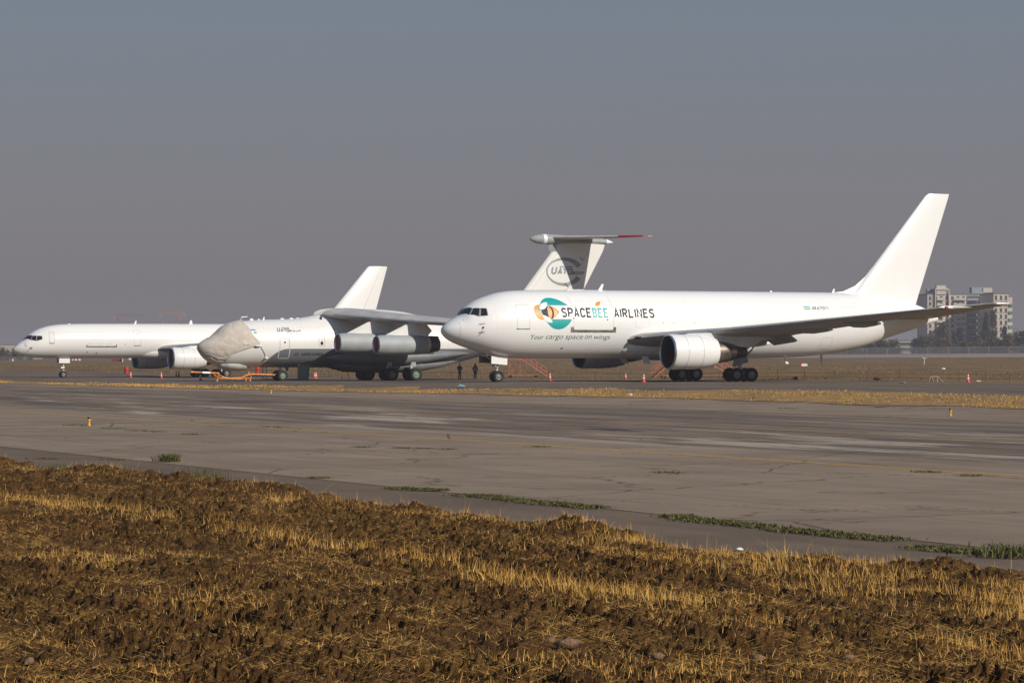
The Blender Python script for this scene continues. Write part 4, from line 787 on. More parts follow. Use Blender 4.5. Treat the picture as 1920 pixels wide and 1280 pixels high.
# ------------------------------------------------------------------ things on the apron
def gp(px, py):                        # the ground point seen at a photo pixel
    d = np.concatenate([np.linspace(25, 900, 6000), np.linspace(900, 3000, 4000)]); X = (px-960)/5500*d
    x, y = X*CB+d*SB, -X*SB+d*CB; yy = 660-5500*(gz(x, y)-3)/d; i = int(np.argmin(np.abs(yy-py))); return float(x[i]), float(y[i]), float(gz(x[i], y[i]))
def make_cone(loc, label):
    e = empty('traffic_cone', loc, label, 'cone', 'traffic cones on the apron')
    mb = MB(); mb.slab(rrect(-.19, .19, -.19, .19, .04), 'z', 0, .035); mb.build('cone_base', M['cone'], e, False)
    mb = MB(); mb.rev([(.03, .145), (.06, .135), (.72, .035), (.75, .03), (.75, .001)], (0,0,0), 'z', 18); mb.build('cone_body', M['cone'], e)
    for a, b in ((.28, .40), (.50, .60)):
        r = lambda z: .135-(z-.06)*.1515+.005
        mb = MB(); mb.rev([(a, r(a)-.01), (a, r(a)), (b, r(b)), (b, r(b)-.01)], (0,0,0), 'z', 18); mb.build('reflective_band', M['refl'], e, angle=20)
    return e
cones = [(376,713.3,'traffic cone in front of the orange tow bar, directly under the canvas-covered nose'),(302.5,709,'lone traffic cone between the plain airliner\'s nose wheel and its engine'),(330.5,707.2,'left one of the close pair of traffic cones under the plain airliner\'s wing'),(335.2,706.4,'right one of the close pair of traffic cones under the plain airliner\'s wing'),(245,707.6,'dark weathered traffic cone standing beside the red barrel'),
 (590,709.2,'left one of the two traffic cones touching the open belly hatch'),(592.8,709.0,'right one of the two traffic cones touching the open belly hatch'),(1031,713.4,'traffic cone behind the nose wheel of the bee airliner'),(1173,711,'far traffic cone in front of the coral stairs\' left end'),(1206.8,716.2,'nearest traffic cone left of the bee airliner\'s main wheels'),(1815,717,'lone traffic cone at the right end of the apron')]
pc = None
for px, py, lb in cones:
    p = gp(px, py); l = (p[0], p[1], p[2]+.005)
    if pc is None: pc = make_cone(l, lb)
    else: dup(pc, l, lb, rz=random.uniform(0, 1.5))
def place(px, py): p = gp(px, py); return (p[0], p[1], p[2]+.004)
# red barrels
def barrel(loc, label, g='red barrels at the edge of the apron'):
    e = empty('red_barrel', loc, label, 'barrel', g)
    mb = MB(); mb.rev([(0,.001),(0,.27),(.02,.29),(.28,.285),(.30,.30),(.32,.285),(.58,.285),(.60,.30),(.62,.285),(.88,.29),(.90,.28),(.90,.001)], (0,0,0), 'z', 20); mb.build('drum', M['red'], e)
    mb = MB(); mb.rev([(.88,.292),(.91,.30),(.93,.292),(.93,.27),(.905,.265)], (0,0,0), 'z', 20); mb.build('rim', M['red'], e); return e
b0 = barrel(place(237, 700.5), 'red barrel on the grass edge left of the plain airliner\'s engine'); dup(b0, place(482.5, 699.5), 'red barrel behind the orange tow bar near the dark ladder')
# tow bar
TB = empty('tow_bar', (ROOT['il'][0], ROOT['il'][1], ROOT['il'][2]), 'long orange aircraft tow bar hooked to the nose gear of the four-engined jet', 'tow bar')
mb = MB(); mb.tube([(-.75,0,.62), (-3.1,0,.70)], .095, 10); mb.box((-.62,0,.62), (.35,.3,.16)); mb.build('front_beam', M['orange'], TB)
mb = MB(); mb.tube([(-3.0,0,.70), (-3.5,0,.62), (-4.1,.0,.34), (-5.4,0,.26), (-6.2,0,.42), (-6.7,0,.75)], [.09,.1,.10,.10,.10,.09], 8)
mb.tube([(-3.2,-.35,.30), (-4.6,-.40,.20), (-6.6,-.35,.30)], .05, 6); mb.tube([(-3.2,.35,.30), (-4.6,.40,.20), (-6.6,.35,.30)], .05, 6)
for x in (-3.2,-6.6): mb.tube([(x,-.35,.30),(x,0,.66),(x,.35,.30)], .05, 6)
mb.tube([(-6.6,-.3,.3),(-7.2,-.2,.75)], .045, 6); mb.tube([(-6.6,.3,.3),(-7.2,.2,.75)], .045, 6); mb.build('frame', M['orange'], TB)
mb = MB(); mb.tube([(-6.5,0,.80), (-9.3,0,.92)], .085, 10); mb.build('rear_beam', M['orange'], TB)
mb = MB(); mb.tube([(-7.5,0,.838), (-8.3,0,.872)], .10, 10); mb.build('white_sleeve', M['flagwhite'], TB)
mb = MB(); mb.tube([(-9.3,0,.92), (-9.55,0,.925)], .13, 8); mb.build('towing_eye', M['orange'], TB)
for x in (-3.25, -3.7, -6.75):
    mb = MB(); mb.tube([(x,-.3,.35), (x-.1,-.35,.10)], .05, 6); mb.tube([(x-.1,-.30,.06), (x-.1,-.40,.06)], .09, 10); mb.build('support_leg', M['orange'], TB)
mb = MB(); mb.box((-3.35,0,.84),(.18,.16,.24)); mb.build('pump_box', M['coral'], TB, False)
# ladder leaning on the nose-covered jet
L = place(498, 712.4); LD = empty('ladder', L, 'dark metal ladder leaning on the nose of the four-engined jet behind the tow bar', 'ladder')
for s in (-1, 1):
    mb = MB(); mb.tube([(s*.26-.1, -.1, 0), (s*.22+.12, .75, 1.75)], .028, 6); mb.build('rail', M['rope'], LD)
for k in range(6):
    t = (k+.6)/6.3; mb = MB(); mb.tube([(-.26-.1+.22*t, -.1+.85*t, 1.75*t), (.26-.1+.2*t, -.1+.85*t, 1.75*t)], .02, 6); mb.build('rung', M['rope'], LD)
# wheeled trestle behind
T = place(648, 709.5); TR = empty('wheeled_trestle', T, 'small wheeled access trestle with a blue brace behind the four-engined jet', 'trestle', rz=-BETA)
mb = MB(); mb.tube([(-.42,0,.1),(-.36,0,1.5)], .03, 6); mb.tube([(.30,0,.1),(.30,0,1.5)], .03, 6); mb.tube([(-.36,0,1.45),(.30,0,1.45)], .03, 6); mb.tube([(-.42,0,.12),(.36,0,.12)], .025, 6); mb.build('frame', M['redcover'], TR)
mb = MB(); mb.tube([(-.1,.1,1.45),(.36,.1,.1)], .035, 6); mb.build('brace', mat('blue_paint', (.10,.16,.28), .5), TR)
for x in (-.45, .38):
    mb = MB(); mb.rev([(-.04,.001),(-.04,.09),(.04,.09),(.04,.001)], (x,0,.09), 'y', 12); mb.build('castor', M['tyre'], TR)
# boarding stairs
def stairs(loc, label, rz, h=2.1, run=2.6, base=3.6):
    e = empty('boarding_stairs', loc, label, 'stairs', 'coral metal stairs parked behind the bee airliner', rz); c = M['coral']
    mb = MB()
    for y in (-.5, .5):
        mb.tube([(-base+.6,y,.30),(.6,y,.30)], .055, 6)
    for x in (-base+.6, -base*.4, .5): mb.tube([(x,-.5,.30),(x,.5,.30)], .045, 6)
    mb.build('chassis', c, e)
    mb = MB()
    for y in (-.5, .5):
        for x in (-base+.7, -base*.45): mb.tube([(x,y,.3),(x,y,h)], .04, 6)
        mb.tube([(-base+.7,y,h),(-base*.45+.3,y,h)], .05, 6); mb.tube([(-base+.7,y,.3),(-base*.45,y,h)], .03, 6)
    mb.build('support_frame', c, e)
    mb = MB(); x0, x1 = -base*.45+.2, 1.55
    for y in (-.5, .5): mb.tube([(x0,y,h),(x1,y,.12)], .06, 6)
    mb.build('stringer', c, e)
    n = 9; mb = MB()
    for k in range(n): t = (k+.5)/n; mb.box((x0+(x1-x0)*t, 0, h+(.12-h)*t+.02), (.22, .96, .035))
    mb.build('steps', M['coral'], e, False)
    for y in (-.5, .5):
        mb = MB(); mb.tube([(-base+.7,y,h+.95),(x0,y,h+.95),(x1,y,1.05)], .032, 6); mb.tube([(x0,y,h+.5),(x1,y,.6)], .022, 6)
        for t in np.linspace(0, 1, 6): mb.tube([(x0+(x1-x0)*t, y, h+(.12-h)*t), (x0+(x1-x0)*t, y, h+(.12-h)*t+.95)], .024, 6)
        mb.tube([(-base+.7,y,h),(-base+.7,y,h+.95)], .028, 6); mb.build('handrail', c, e)
    mb = MB(); mb.box(((-base+.7+x0)/2, 0, h+.03), (x0+base-.7, .96, .04)); mb.build('platform', c, e, False)
    for x in (-base+.9, .3):
        for y in (-.55, .55): mb = MB(); mb.rev([(-.07,.001),(-.07,.14),(-.04,.16),(.04,.16),(.07,.14),(.07,.001)], (x,y,.16), 'y', 16); mb.build('wheel', M['tyre'], e)
    return e
stairs(place(1000, 707.6), 'coral metal boarding stairs seen right behind the bee airliner\'s nose wheel', -BETA+.05)
stairs(place(1352, 708.6), 'coral metal boarding stairs behind the bee airliner\'s near engine and main wheels', -BETA-.1, 2.0, 2.4, 5.0)
stairs(place(1249, 709.4), 'coral metal boarding stairs half hidden by the front of the bee airliner\'s near engine', PI-BETA+.3, 2.2, 2.4, 2.6)
# cable and chock
p0 = place(1430, 711); p1 = place(1486, 711.2)
mb = MB(); n = 14; mb.tube([(p0[0]+(p1[0]-p0[0])*t, p0[1]+(p1[1]-p0[1])*t+.2*math.sin(t*9), .03+p0[2]+(p1[2]-p0[2])*t+.35*max(0,(t-.2)*(1-t))) for t in np.linspace(0,1,n)], .035, 6)
tag(mb.build('cable', M['rope']), 'black cable lying between the main wheels and the yellow chock', 'cable')
CH = empty('wheel_chock', place(1490, 711.6), 'black and yellow wheel chock at the end of the black cable', 'chock')
mb = MB(); mb.slab([(-.35,0),(.35,0),(.15,.28),(-.15,.28)], 'y', -.18, .18); mb.build('block', M['ink'], CH, False)
mb = MB(); mb.slab([(-.36,.004),(-.2,.004),(-.1,.29),(-.16,.29)], 'y', -.185, .185); mb.slab([(.2,.004),(.36,.004),(.16,.29),(.1,.29)], 'y', -.185, .185); mb.build('stripe', M['yellow'], CH, False)
# saw-horse, rags, litter
SH = empty('sawhorse', place(1755, 716), 'small rusty pale trestle lying at the apron edge right of the chock', 'trestle', rz=-BETA)
mb = MB(); mb.tube([(-.45,0,.42),(.15,0,.45)], .05, 6)
for a, b in ((-.45,-.62),(-.35,-.25),(.1,.05),(.15,.55)): mb.tube([(a,0,.43),(b,-.2,0)], .04, 6); mb.tube([(a,0,.43),(b,.2,0)], .04, 6)
mb.build('frame', mat('rusty_pale_metal', (.42,.26,.19), .7, var=.4), SH)
def crumple(name, px, py, sx, sz, m, label, cat, group=None):
    V = []; n = 10; mb = MB(); rr = random.Random(px)
    rings = []
    for i in range(7):
        t = PI*i/6; rings.append([(sx*max(.02,math.sin(t))*math.cos(a)*rr.uniform(.6,1.25), sx*max(.02,math.sin(t))*math.sin(a)*rr.uniform(.6,1.25), max(0, sz*(.5-.5*math.cos(t))*rr.uniform(.75,1.2))) for a in np.linspace(0, 2*PI, n, False)])
    mb.loft(rings); o = mb.build(name, m, None, angle=20); o.location = place(px, py); return tag(o, label, cat, group)
crumple('rag_heap', 1645, 712.6, .36, .28, M['redcover'], 'small dark red heap of rags on the apron\'s grass edge', 'rags')
crumple('plastic_bag', 865, 726.5, .28, .22, mat('blue_plastic', (.22,.42,.55), .4), 'light blue plastic bag on the dry grass strip', 'litter')
crumple('plastic_bag', 1182, 741.5, .16, .12, M['refl'], 'small white scrap on the grass strip\'s near edge below the engine', 'litter')
crumple('plastic_bag', 1834, 716, .22, .12, M['refl'], 'white scrap beside the lone cone at the right', 'litter')
crumple('plastic_bag', 1693, 718.5, .30, .12, M['steel'], 'grey rag on the bare asphalt left of the small trestle', 'litter')
crumple('plastic_bag', 1769, 693, .35, .28, M['refl'], 'white scrap in the dry infield at the right', 'litter')
crumple('plastic_bag', 1386, 1033, .07, .05, M['refl'], 'white plastic scrap at the edge of the ploughed soil', 'litter')
def sign(px, py, w, h, m, label, legs=True, extra=None):
    x, y, z = gp(px, py); e = empty('airfield_sign', (x, y, z), label, 'sign', None, -BETA)
    mb = MB(); mb.slab(rrect(-w/2, w/2, .25, .25+h, .05), 'y', -.1, .1); mb.build('panel', m, e, False)
    mb = MB()
    for a in (-.35, .35): mb.tube([(a*w,0,0),(a*w,0,.3)], .05, 6)
    mb.build('legs', M['steel'], e)
    if extra: mb = MB(); mb.slab(rrect(w/2+.05, w/2+.05+extra, .2, .3+h, .04), 'y', -.11, .11); mb.build('end_panel', M['refl'], e, False)
    return e
sign(217, 679.3, 2.2, .75, mat('dark_red_sign', (.22,.02,.03), .5), 'dark red airfield sign board far out on the infield under the plain airliner'); sign(226.5, 679.5, .7, .75, M['ink'], 'small black airfield sign with a white end, right of the dark red sign', extra=.2)
sign(20, 678.2, 1.0, .7, mat('olive_sign', (.20,.16,.06), .5), 'olive airfield sign with a white end board at the far left of the infield', extra=.35)
sign(245, 676, 1.2, .6, M['refl'], 'white airfield board under the front of the plain airliner\'s far engine')
# red-white barriers
for k, (px, m) in enumerate(((137.5,'refl'),(139.8,'red'),(142.5,'refl'),(146.2,'red'),(149.2,'refl'))):
    x, y, z = gp(px, 675.4); mb = MB(); mb.hexa([(-.42,-.25,0),(.42,-.25,0),(.42,.25,0),(-.42,.25,0),(-.36,-.08,.5),(.36,-.08,.5),(.36,.08,.5),(-.36,.08,.5)]); o = mb.build('barrier_block', M[m], None, False); o.location = (x, y, z); o.rotation_euler = (0,0,-BETA)
    tag(o, ('white' if m == 'refl' else 'red')+' barrier block in the far red and white row behind the plain airliner', 'barrier', 'red and white barrier blocks')
# marker boards of the far infield
x, y, z = gp(1733, 683.2); e = empty('marker_post', (x, y, z), 'white T-shaped marker post standing in the infield under the airliner\'s tail', 'post', rz=-BETA)
mb = MB(); mb.tube([(0,0,0),(0,0,1.25)], .06, 6); mb.build('post', M['refl'], e); mb = MB(); mb.tube([(-.45,0,1.42),(0,0,1.25),(.5,0,1.36)], .05, 6); mb.box((-.3,0,1.4),(.25,.1,.12)); mb.build('crossarm', M['refl'], e)
x, y, z = gp(1540, 682); e = empty('marker_post', (x, y, z), 'dark post with a box on top in the infield below the white fuselage\'s tail end', 'post', rz=-BETA)
mb = MB(); mb.tube([(0,0,0),(0,0,1.2)], .10, 8); mb.build('post', M['ink'], e); mb = MB(); mb.box((0,0,1.65),(.45,.4,.95)); mb.tube([(0,0,2.1),(0,0,2.35)], .1, 8); mb.build('box', mat('dark_green_box', (.03,.04,.035), .6), e)
x, y, z = gp(1506, 687); e = empty('light_unit', (x, y, z), 'white and red light unit lying low on the infield grass behind the main wheels', 'lamp', rz=-BETA)
mb = MB(); mb.slab(rrect(-.35,.75,.05,.55,.15), 'y', -.25, .25); mb.build('body', M['refl'], e, False); mb = MB(); mb.slab(rrect(-.75,-.36,.05,.5,.1), 'y', -.25, .25); mb.build('red_end', M['red'], e, False)
# taxiway edge lights
def edge_light(loc, label):
    e = empty('taxiway_light', loc, label, 'light', 'taxiway edge lights')
    mb = MB(); mb.rev([(0,.001),(0,.085),(.02,.085),(.03,.05),(.19,.042),(.20,.075),(.225,.08)], (0,0,0), 'z', 16); mb.build('stand', M['yellow'], e)
    mb = MB(); mb.rev([(.222,.081),(.25,.085),(.262,.08)], (0,0,0), 'z', 16); mb.build('collar', M['yellow'], e)
    mb = MB(); mb.rev([(.26,.062),(.31,.066),(.345,.05),(.36,.02),(.362,.001)], (0,0,0), 'z', 16); mb.build('lamp_dome', M['blueglass'], e); return e
l0 = edge_light((*gp(167,799)[:2], .03), 'yellow taxiway edge light with a dark dome on the concrete, the nearest one'); l1 = gp(508,738.5); l2 = gp(1782,780.5)
dup(l0, (l1[0], l1[1], l1[2]+.03), 'small yellow taxiway edge light at the grass strip below the jet\'s nose gear'); dup(l0, (l2[0], l2[1], l2[2]+.03), 'yellow taxiway edge light at the far edge of the taxiway on the right')

q0, q1 = gp(-60, 800), gp(330, 791); ts_ = np.linspace(0, 1, 40); wv = (fbm(ts_*14, ts_*0, 3, 5)-.4)*.9
V = []
for t, w in zip(ts_, wv):
    x, y = q0[0]+(q1[0]-q0[0])*t, q0[1]+(q1[1]-q0[1])*t; hw = max(.05, .30*(1-t)+.25+w*.5)
    V += [(x-hw, y, G(x, y)+.014), (x+hw, y, G(x, y)+.014)]
tag(raw('tar_seam', V, [(2*i, 2*i+1, 2*i+3, 2*i+2) for i in range(39)], mat('old_tar', (.035,.030,.026), .8, var=.4), None, False), kind='structure')

# ------------------------------------------------------------------ people
SK = mat('skin', (.36,.21,.15), .6, var=.08)
def skinned(name, V, E, Rd, m, parent, lv=2, root=0):
    me = bpy.data.meshes.new(name); me.from_pydata(V, E, []); o = bpy.data.objects.new(name, me); C.objects.link(o)
    sm = o.modifiers.new('skin', 'SKIN'); sm.use_smooth_shade = True
    for i, r in enumerate(Rd): me.skin_vertices[0].data[i].radius = r if isinstance(r, tuple) else (r, r)
    for i in range(len(V)): me.skin_vertices[0].data[i].use_root = (i == root)
    su = o.modifiers.new('sub', 'SUBSURF'); su.levels = su.render_levels = lv
    dg = bpy.context.evaluated_depsgraph_get(); dg.update(); m2 = bpy.data.meshes.new_from_object(o.evaluated_get(dg)); o.modifiers.clear(); o.data = m2
    m2.materials.clear(); m2.materials.append(m); m2.polygons.foreach_set('use_smooth', np.ones(len(m2.polygons), bool)); o.parent = parent; return o
def person(loc, rz, label, top, legs, shoes, hairm, hairlen, arms, stance):
    e = empty('person', loc, label, 'person', None, rz)
    V = [(0,0,.92),(0,-.01,1.12),(0,.0,1.32),(0,.01,1.44),(0,-.01,1.52),(0,-.025,1.60),(0,-.025,1.70)]; Ed = [(i,i+1) for i in range(6)]; Rd = [(.15,.11),(.14,.10),(.17,.11),(.08,.07),(.052,.055),(.075,.09),(.06,.075)]
    for s, (el, wr) in zip((-1, 1), arms):
        n = len(V); V += [(s*.17,0,1.38), el, wr]; Rd += [.06,.045,.03]; Ed += [(2,n),(n,n+1),(n+1,n+2)]
        w = Vector(wr); d = (w-Vector(el)).normalized(); q = d.cross(Vector((0,1,0))).normalized(); palm = w+d*.07; k = len(V); V.append(tuple(palm)); Rd.append((.035,.016)); Ed.append((n+2,k))
        for j, (o_, ln) in enumerate(((-.027,.07),(-.009,.082),(.009,.078),(.027,.06))):
            m = len(V); V += [tuple(palm+q*o_+d*.03), tuple(palm+q*o_*1.1+d*(.03+ln)+Vector((0,-.015,0)))]; Rd += [.009,.008]; Ed += [(k,m),(m,m+1)]
        m = len(V); V.append(tuple(w+d*.08-q*.05)); Rd.append(.010); Ed.append((k,m))
    for s, (kn, an) in zip((-1, 1), stance):
        n = len(V); V += [(s*.09,0,.86), kn, an, (an[0]+s*.02, an[1]-.15, .035)]; Rd += [.085,.055,.04,(.038,.03)]; Ed += [(0,n),(n,n+1),(n+1,n+2),(n+2,n+3)]
    skinned('body', V, Ed, Rd, SK, e)
    for s in (-1, 1): lump('ear', e, s*.078, -.02, 1.63, .012, .02, .03, SK); lump('eye', e, s*.03, -.112, 1.645, .012, .008, .008, M['ink'])
    lump('nose', e, 0, -.118, 1.62, .014, .02, .022, SK); lump('mouth', e, 0, -.105, 1.575, .025, .01, .006, M['redcover'])
    Vj = [V[0],V[1],V[2],(0,.01,1.45)]; Ej = [(0,1),(1,2),(2,3)]; Rj = [(.175,.135),(.165,.125),(.195,.135),(.085,.08)]
    for s, (el, wr) in zip((-1, 1), arms):
        n = len(Vj); w2 = tuple(Vector(wr)*.93+Vector(el)*.07); Vj += [(s*.18,0,1.38), el, w2]; Rj += [.078,.06,.048]; Ej += [(2,n),(n,n+1),(n+1,n+2)]
    skinned('jacket', Vj, Ej, Rj, top, e)
    Vt = [(0,0,.93)]; Et = []; Rt = [(.16,.12)]
    for s, (kn, an) in zip((-1, 1), stance): n = len(Vt); Vt += [(s*.09,0,.84), kn, (an[0],an[1],an[2]+.0)]; Rt += [.10,.075,.068]; Et += [(0,n),(n,n+1),(n+1,n+2)]
    skinned('trousers', Vt, Et, Rt, legs, e)
    for s, (kn, an) in zip((-1, 1), stance): lump('shoe', e, an[0]+s*.01, an[1]-.06, .05, .055, .15, .055, shoes)
    Vh = [(0,.0,1.74),(0,.03,1.69),(0,.055,1.60)]; Rh = [.07,.095,.075]
    if hairlen: Vh += [(0,.08,1.48),(0,.09,1.34)]; Rh += [(.095,.05),(.07,.03)]
    skinned('hair', Vh, [(i,i+1) for i in range(len(Vh)-1)], Rh, hairm, e); return e
p = place(862, 710.6)
person(p, -BETA+2.6, 'person in a dark jacket and grey trousers standing behind the bee airliner\'s nose, facing away', mat('dark_jacket', (.022,.020,.024), .8), mat('grey_trousers', (.075,.068,.06), .85), M['ink'], mat('dark_hair', (.012,.01,.009), .5), 0,
       [((-.27,.02,1.12),(-.20,-.14,.98)), ((.27,.02,1.12),(.20,-.14,.98))], [((-.10,-.02,.48),(-.11,0,.08)), ((.10,-.02,.48),(.12,.02,.08))])
p = place(891, 711.0)
pq = person(p, -BETA+PI-.3, 'person with long dark hair, grey jacket, blue jeans and white shoes near the nose wheel', mat('grey_jacket', (.14,.115,.12), .8), mat('blue_jeans', (.07,.11,.18), .85), M['refl'], mat('long_dark_hair', (.014,.010,.010), .5), 1,
       [((-.27,.04,1.12),(-.24,-.10,.93)), ((.27,.04,1.12),(.24,-.08,.92))], [((-.09,-.02,.48),(-.09,0,.08)), ((.09,-.03,.48),(.11,.02,.08))])
HB = empty('handbag', (p[0], p[1], p[2]), 'tan handbag on the hip of the person in blue jeans', 'bag', rz=-BETA)
mb = MB(); mb.slab(rrect(-.19, .19, .93, 1.13, .05), 'y', -.26, -.17); mb.build('bag', mat('tan_leather', (.42,.27,.18), .6), HB, False); mb = MB(); mb.tube([(-.16,-.21,1.1),(-.1,-.17,1.38),(.08,-.13,1.46)], .012, 6); mb.build('strap', M['rope'], HB)

# ------------------------------------------------------------------ far background
FENCE_D = 1190
def fl(px): x, y = at(px, FENCE_D); return x, y, G(x, y)
fe = empty('perimeter_fence', fl(960), 'long grey wire perimeter fence along the far side of the airfield', 'fence')
o0 = Vector(fl(960))
mf, nt_, pb = nodes('fence_mesh'); pb.inputs['Base Color'].default_value = (.10,.105,.115,1); pb.inputs['Alpha'].default_value = .5; pb.inputs['Roughness'].default_value = .8
fh = lambda px: 1.4+1.25*px/1920
V = []; pxs = np.linspace(-200, 2120, 80)
for q in pxs: v = Vector(fl(q))-o0; V += [(v.x, v.y, v.z), (v.x, v.y, v.z+fh(q)-.1)]
V += [(v[0]+.04*SB, v[1]+.04*CB, v[2]) for v in V]; nF = len(pxs)*2
F = [(2*i, 2*i+2, 2*i+3, 2*i+1) for i in range(len(pxs)-1)]
raw('wire_mesh', V[:nF], F, mf, fe, False)
mb = MB(); mb.tube([tuple(Vector(fl(q))-o0+Vector((0,0,fh(q)))) for q in pxs], .07, 5); mb.build('top_rail', M['steel'], fe)
post = None
for q in np.linspace(-200, 2120, 62):
    v = Vector(fl(q))-o0
    if post is None: mb = MB(); mb.box((0,0,.5), (.12,.12,1)); post = mb.build('fence_post', M['steel'], fe, False); c = post
    else: c = post.copy(); C.objects.link(c); c.parent = fe
    c.location = v; c.scale = (1, 1, fh(q))
mr, nt_, pb = nodes('old_runway_concrete'); pb.inputs['Roughness'].default_value = .95
nt_.links.new(mix(nt_, noise(nt_, coords(nt_, scale=(.05,.05,1)), 1, 5), (.20,.15,.12), (.30,.235,.19)), pb.inputs['Base Color'])
U, Dm = np.meshgrid(np.linspace(1080, 2300, 30), np.linspace(880, 1165, 16)); Xc = (U-960)/5500*Dm; gx = Xc*CB+Dm*SB; gy = -Xc*SB+Dm*CB
V = np.stack([gx, gy, gz(gx, gy)+.04], -1).reshape(-1, 3); i = np.arange(29)[None]+np.arange(15)[:, None]*30
tag(raw('distant_runway', V, np.stack([i, i+1, i+31, i+30], -1).reshape(-1, 4), mr, tri=1), kind='structure')
# buildings: local x to the camera's right, local -y towards the camera
CREAM = mat('cream_facade', (.62,.55,.48), .8, var=.08, vs=.3); SLATE_SHADE = mat('slate_shade_facade', (.30,.33,.39), .6, var=.1, vs=.3); TRIM = mat('facade_band', (.34,.29,.25), .8); PANE = mat('window_glass', (.06,.07,.085), .2); GREYF = mat('grey_facade', (.26,.25,.245), .8, var=.1, vs=.2); ROOFM = mat('flat_roof', (.20,.19,.18), .9); GREEN = mat('green_net', (.14,.24,.18), .8, var=.5, vs=.6)  # slate tone: shade of the middle block put into its facade colour
def building(px0, px1, D, ytop, depth, wallm, label, rows=0, cols=0, name='apartment_building', cat='building', parent=None, balc=(), dy=0., wsz=(1.2, 1.45), group=None):
    cx, cy = at((px0+px1)/2, D); w = (px1-px0)/5500*D; zb = G(cx, cy)-.3; H_ = 3+(660-ytop)*D/5500-zb
    e = empty(name, (cx, cy, zb), label, cat, group, -BETA)
    mb = MB(); mb.hexa([(-w/2,dy,0),(w/2,dy,0),(w/2,dy+depth,0),(-w/2,dy+depth,0),(-w/2,dy,H_),(w/2,dy,H_),(w/2,dy+depth,H_),(-w/2,dy+depth,H_)]); wl = mb.build('wall', wallm, e, False)
    mb = MB(); mb.box((0,dy+depth/2,H_+.25),(w+.5,depth+.5,.5)); mb.build('roof', ROOFM, e, False)
    w0 = None
    for r in range(rows):
        z = H_-(r+.62)*(H_-1.5)/max(1, rows)
        for c in range(cols):
            x = -w/2+(c+.5)*w/cols
            if w0 is None:
                mb = MB(); a, b = wsz[0]/2, wsz[1]/2
                mb.box((0,.0,0),(2*a,.10,2*b)); mb.m = 1; mb.box((0,-.03,-b-.06),(2*a+.2,.25,.1)); mb.box((0,-.02,b+.05),(2*a+.1,.16,.08)); mb.box((0,-.06,0),(.07,.06,2*b)); w0 = mb.build('window', [PANE, TRIM], e, False); o = w0
            else: o = w0.copy(); C.objects.link(o); o.parent = e
            o.location = (x, dy-.03, z)
    for (x0, x1) in balc:
        for r in range(rows):
            z = H_-(r+.62)*(H_-1.5)/max(1, rows)-1.0; mb = MB(); a, b = -w/2+x0*w, -w/2+x1*w
            mb.box(((a+b)/2, dy-.75, z), (b-a, 1.5, .18)); mb.box(((a+b)/2, dy-1.45, z+.55), (b-a, .08, 1.0)); mb.build('balcony', wallm, e, False)
    for r in range(rows+1):
        z = H_-r*(H_-1.5)/max(1, rows)
        if rows: mb = MB(); mb.box((0, dy-.06, z-.12), (w+.02, .14, .16)); mb.build('string_course', TRIM, e, False)
    return e, w, H_
a, w, h = building(1739, 1812, 1420, 552, 36, CREAM, 'cream ten-storey apartment block with balconies, nearest to the white tail fin', 10, 7, balc=((.27,.42),(.72,.98)))
mb = MB(); mb.box((-w*.15, 2, h+2.2), (w*.24, 5, 4.4)); mb.build('roof_frame', CREAM, a, False); mb = MB(); mb.box((-w*.38, 6, h+1.4), (w*.2, 6, 2.8)); mb.build('roof_house', SLATE_SHADE, a, False)
mb = MB(); mb.box((w*.05, -.5, h-4), (w*.02, 1.0, 14)); mb.box((w*-.3+.01, -.5, h-4), (w*.02, 1.0, 14)); mb.box((-w*.125, -.5, h+2.6), (w*.37, 1.0, .8)); mb.build('facade_frame', CREAM, a, False)
b, w, h = building(1810, 1864, 1432, 552, 30, SLATE_SHADE, 'middle apartment block with its shade painted slate into the facade, between the two cream blocks', 9, 6, balc=((.05,.45),(.55,.95)), wsz=(2.2,1.8))
mb = MB(); mb.box((-w*.05, 6, h+1.8), (w*.4, 8, 3.6)); mb.build('roof_house', SLATE_SHADE, b, False); mb = MB(); mb.box((w*.28, 6, h+2.2), (w*.36, 8, 2.2)); mb.build('roof_house', CREAM, b, False)
c_, w, h = building(1863, 1891, 1385, 550.5, 40, CREAM, 'narrow cream apartment tower with rows of triple windows at the right end', 9, 3, wsz=(1.0,1.7))
mb = MB(); mb.box((w*.5+.9, 4, h*.47), (1.8, 8, h*.94)); mb.build('stair_tower', CREAM, c_, False); mb = MB(); [mb.box((w*.5+.9, -.25, h*k), (1.7, .3, h*.05)) for k in (.2,.32,.44,.56,.68,.8)]; mb.build('green_net', GREEN, c_, False)
building(1674, 1712, 1300, 638.5, 14, mat('white_facade', (.5,.49,.46), .7), 'low white two-storey building among the trees under the tail', 2, 8, name='low_building', wsz=(1.0,1.2))
building(-80, 62, 1500, 646, 30, mat('pale_hall_wall', (.45,.41,.37), .8), 'long pale flat-roofed hall behind the trees at the far left', 0, 0, name='hall')
building(1893, 1912, 2500, 618, 20, GREYF, 'distant grey block of flats, right of the narrow cream tower', 5, 5); building(1908, 1945, 2700, 617, 20, GREYF, 'distant grey block of flats at the right edge of the photo', 5, 6)
for k, (q0, q1, yt_) in enumerate(((215.5,226,604.3),(231,247,604),(275,303,603),(318,331,603.6),(326,353,601.6))):
    building(q0, q1, 2600+40*k, yt_, 18, GREYF, 'distant pale rooftop above the plain airliner, '+('leftmost','second from left','wide middle one','narrow one, second from right','rightmost and tallest')[k], 8, 6, group='distant rooftops above the plain airliner', wsz=(1.5,1.5))
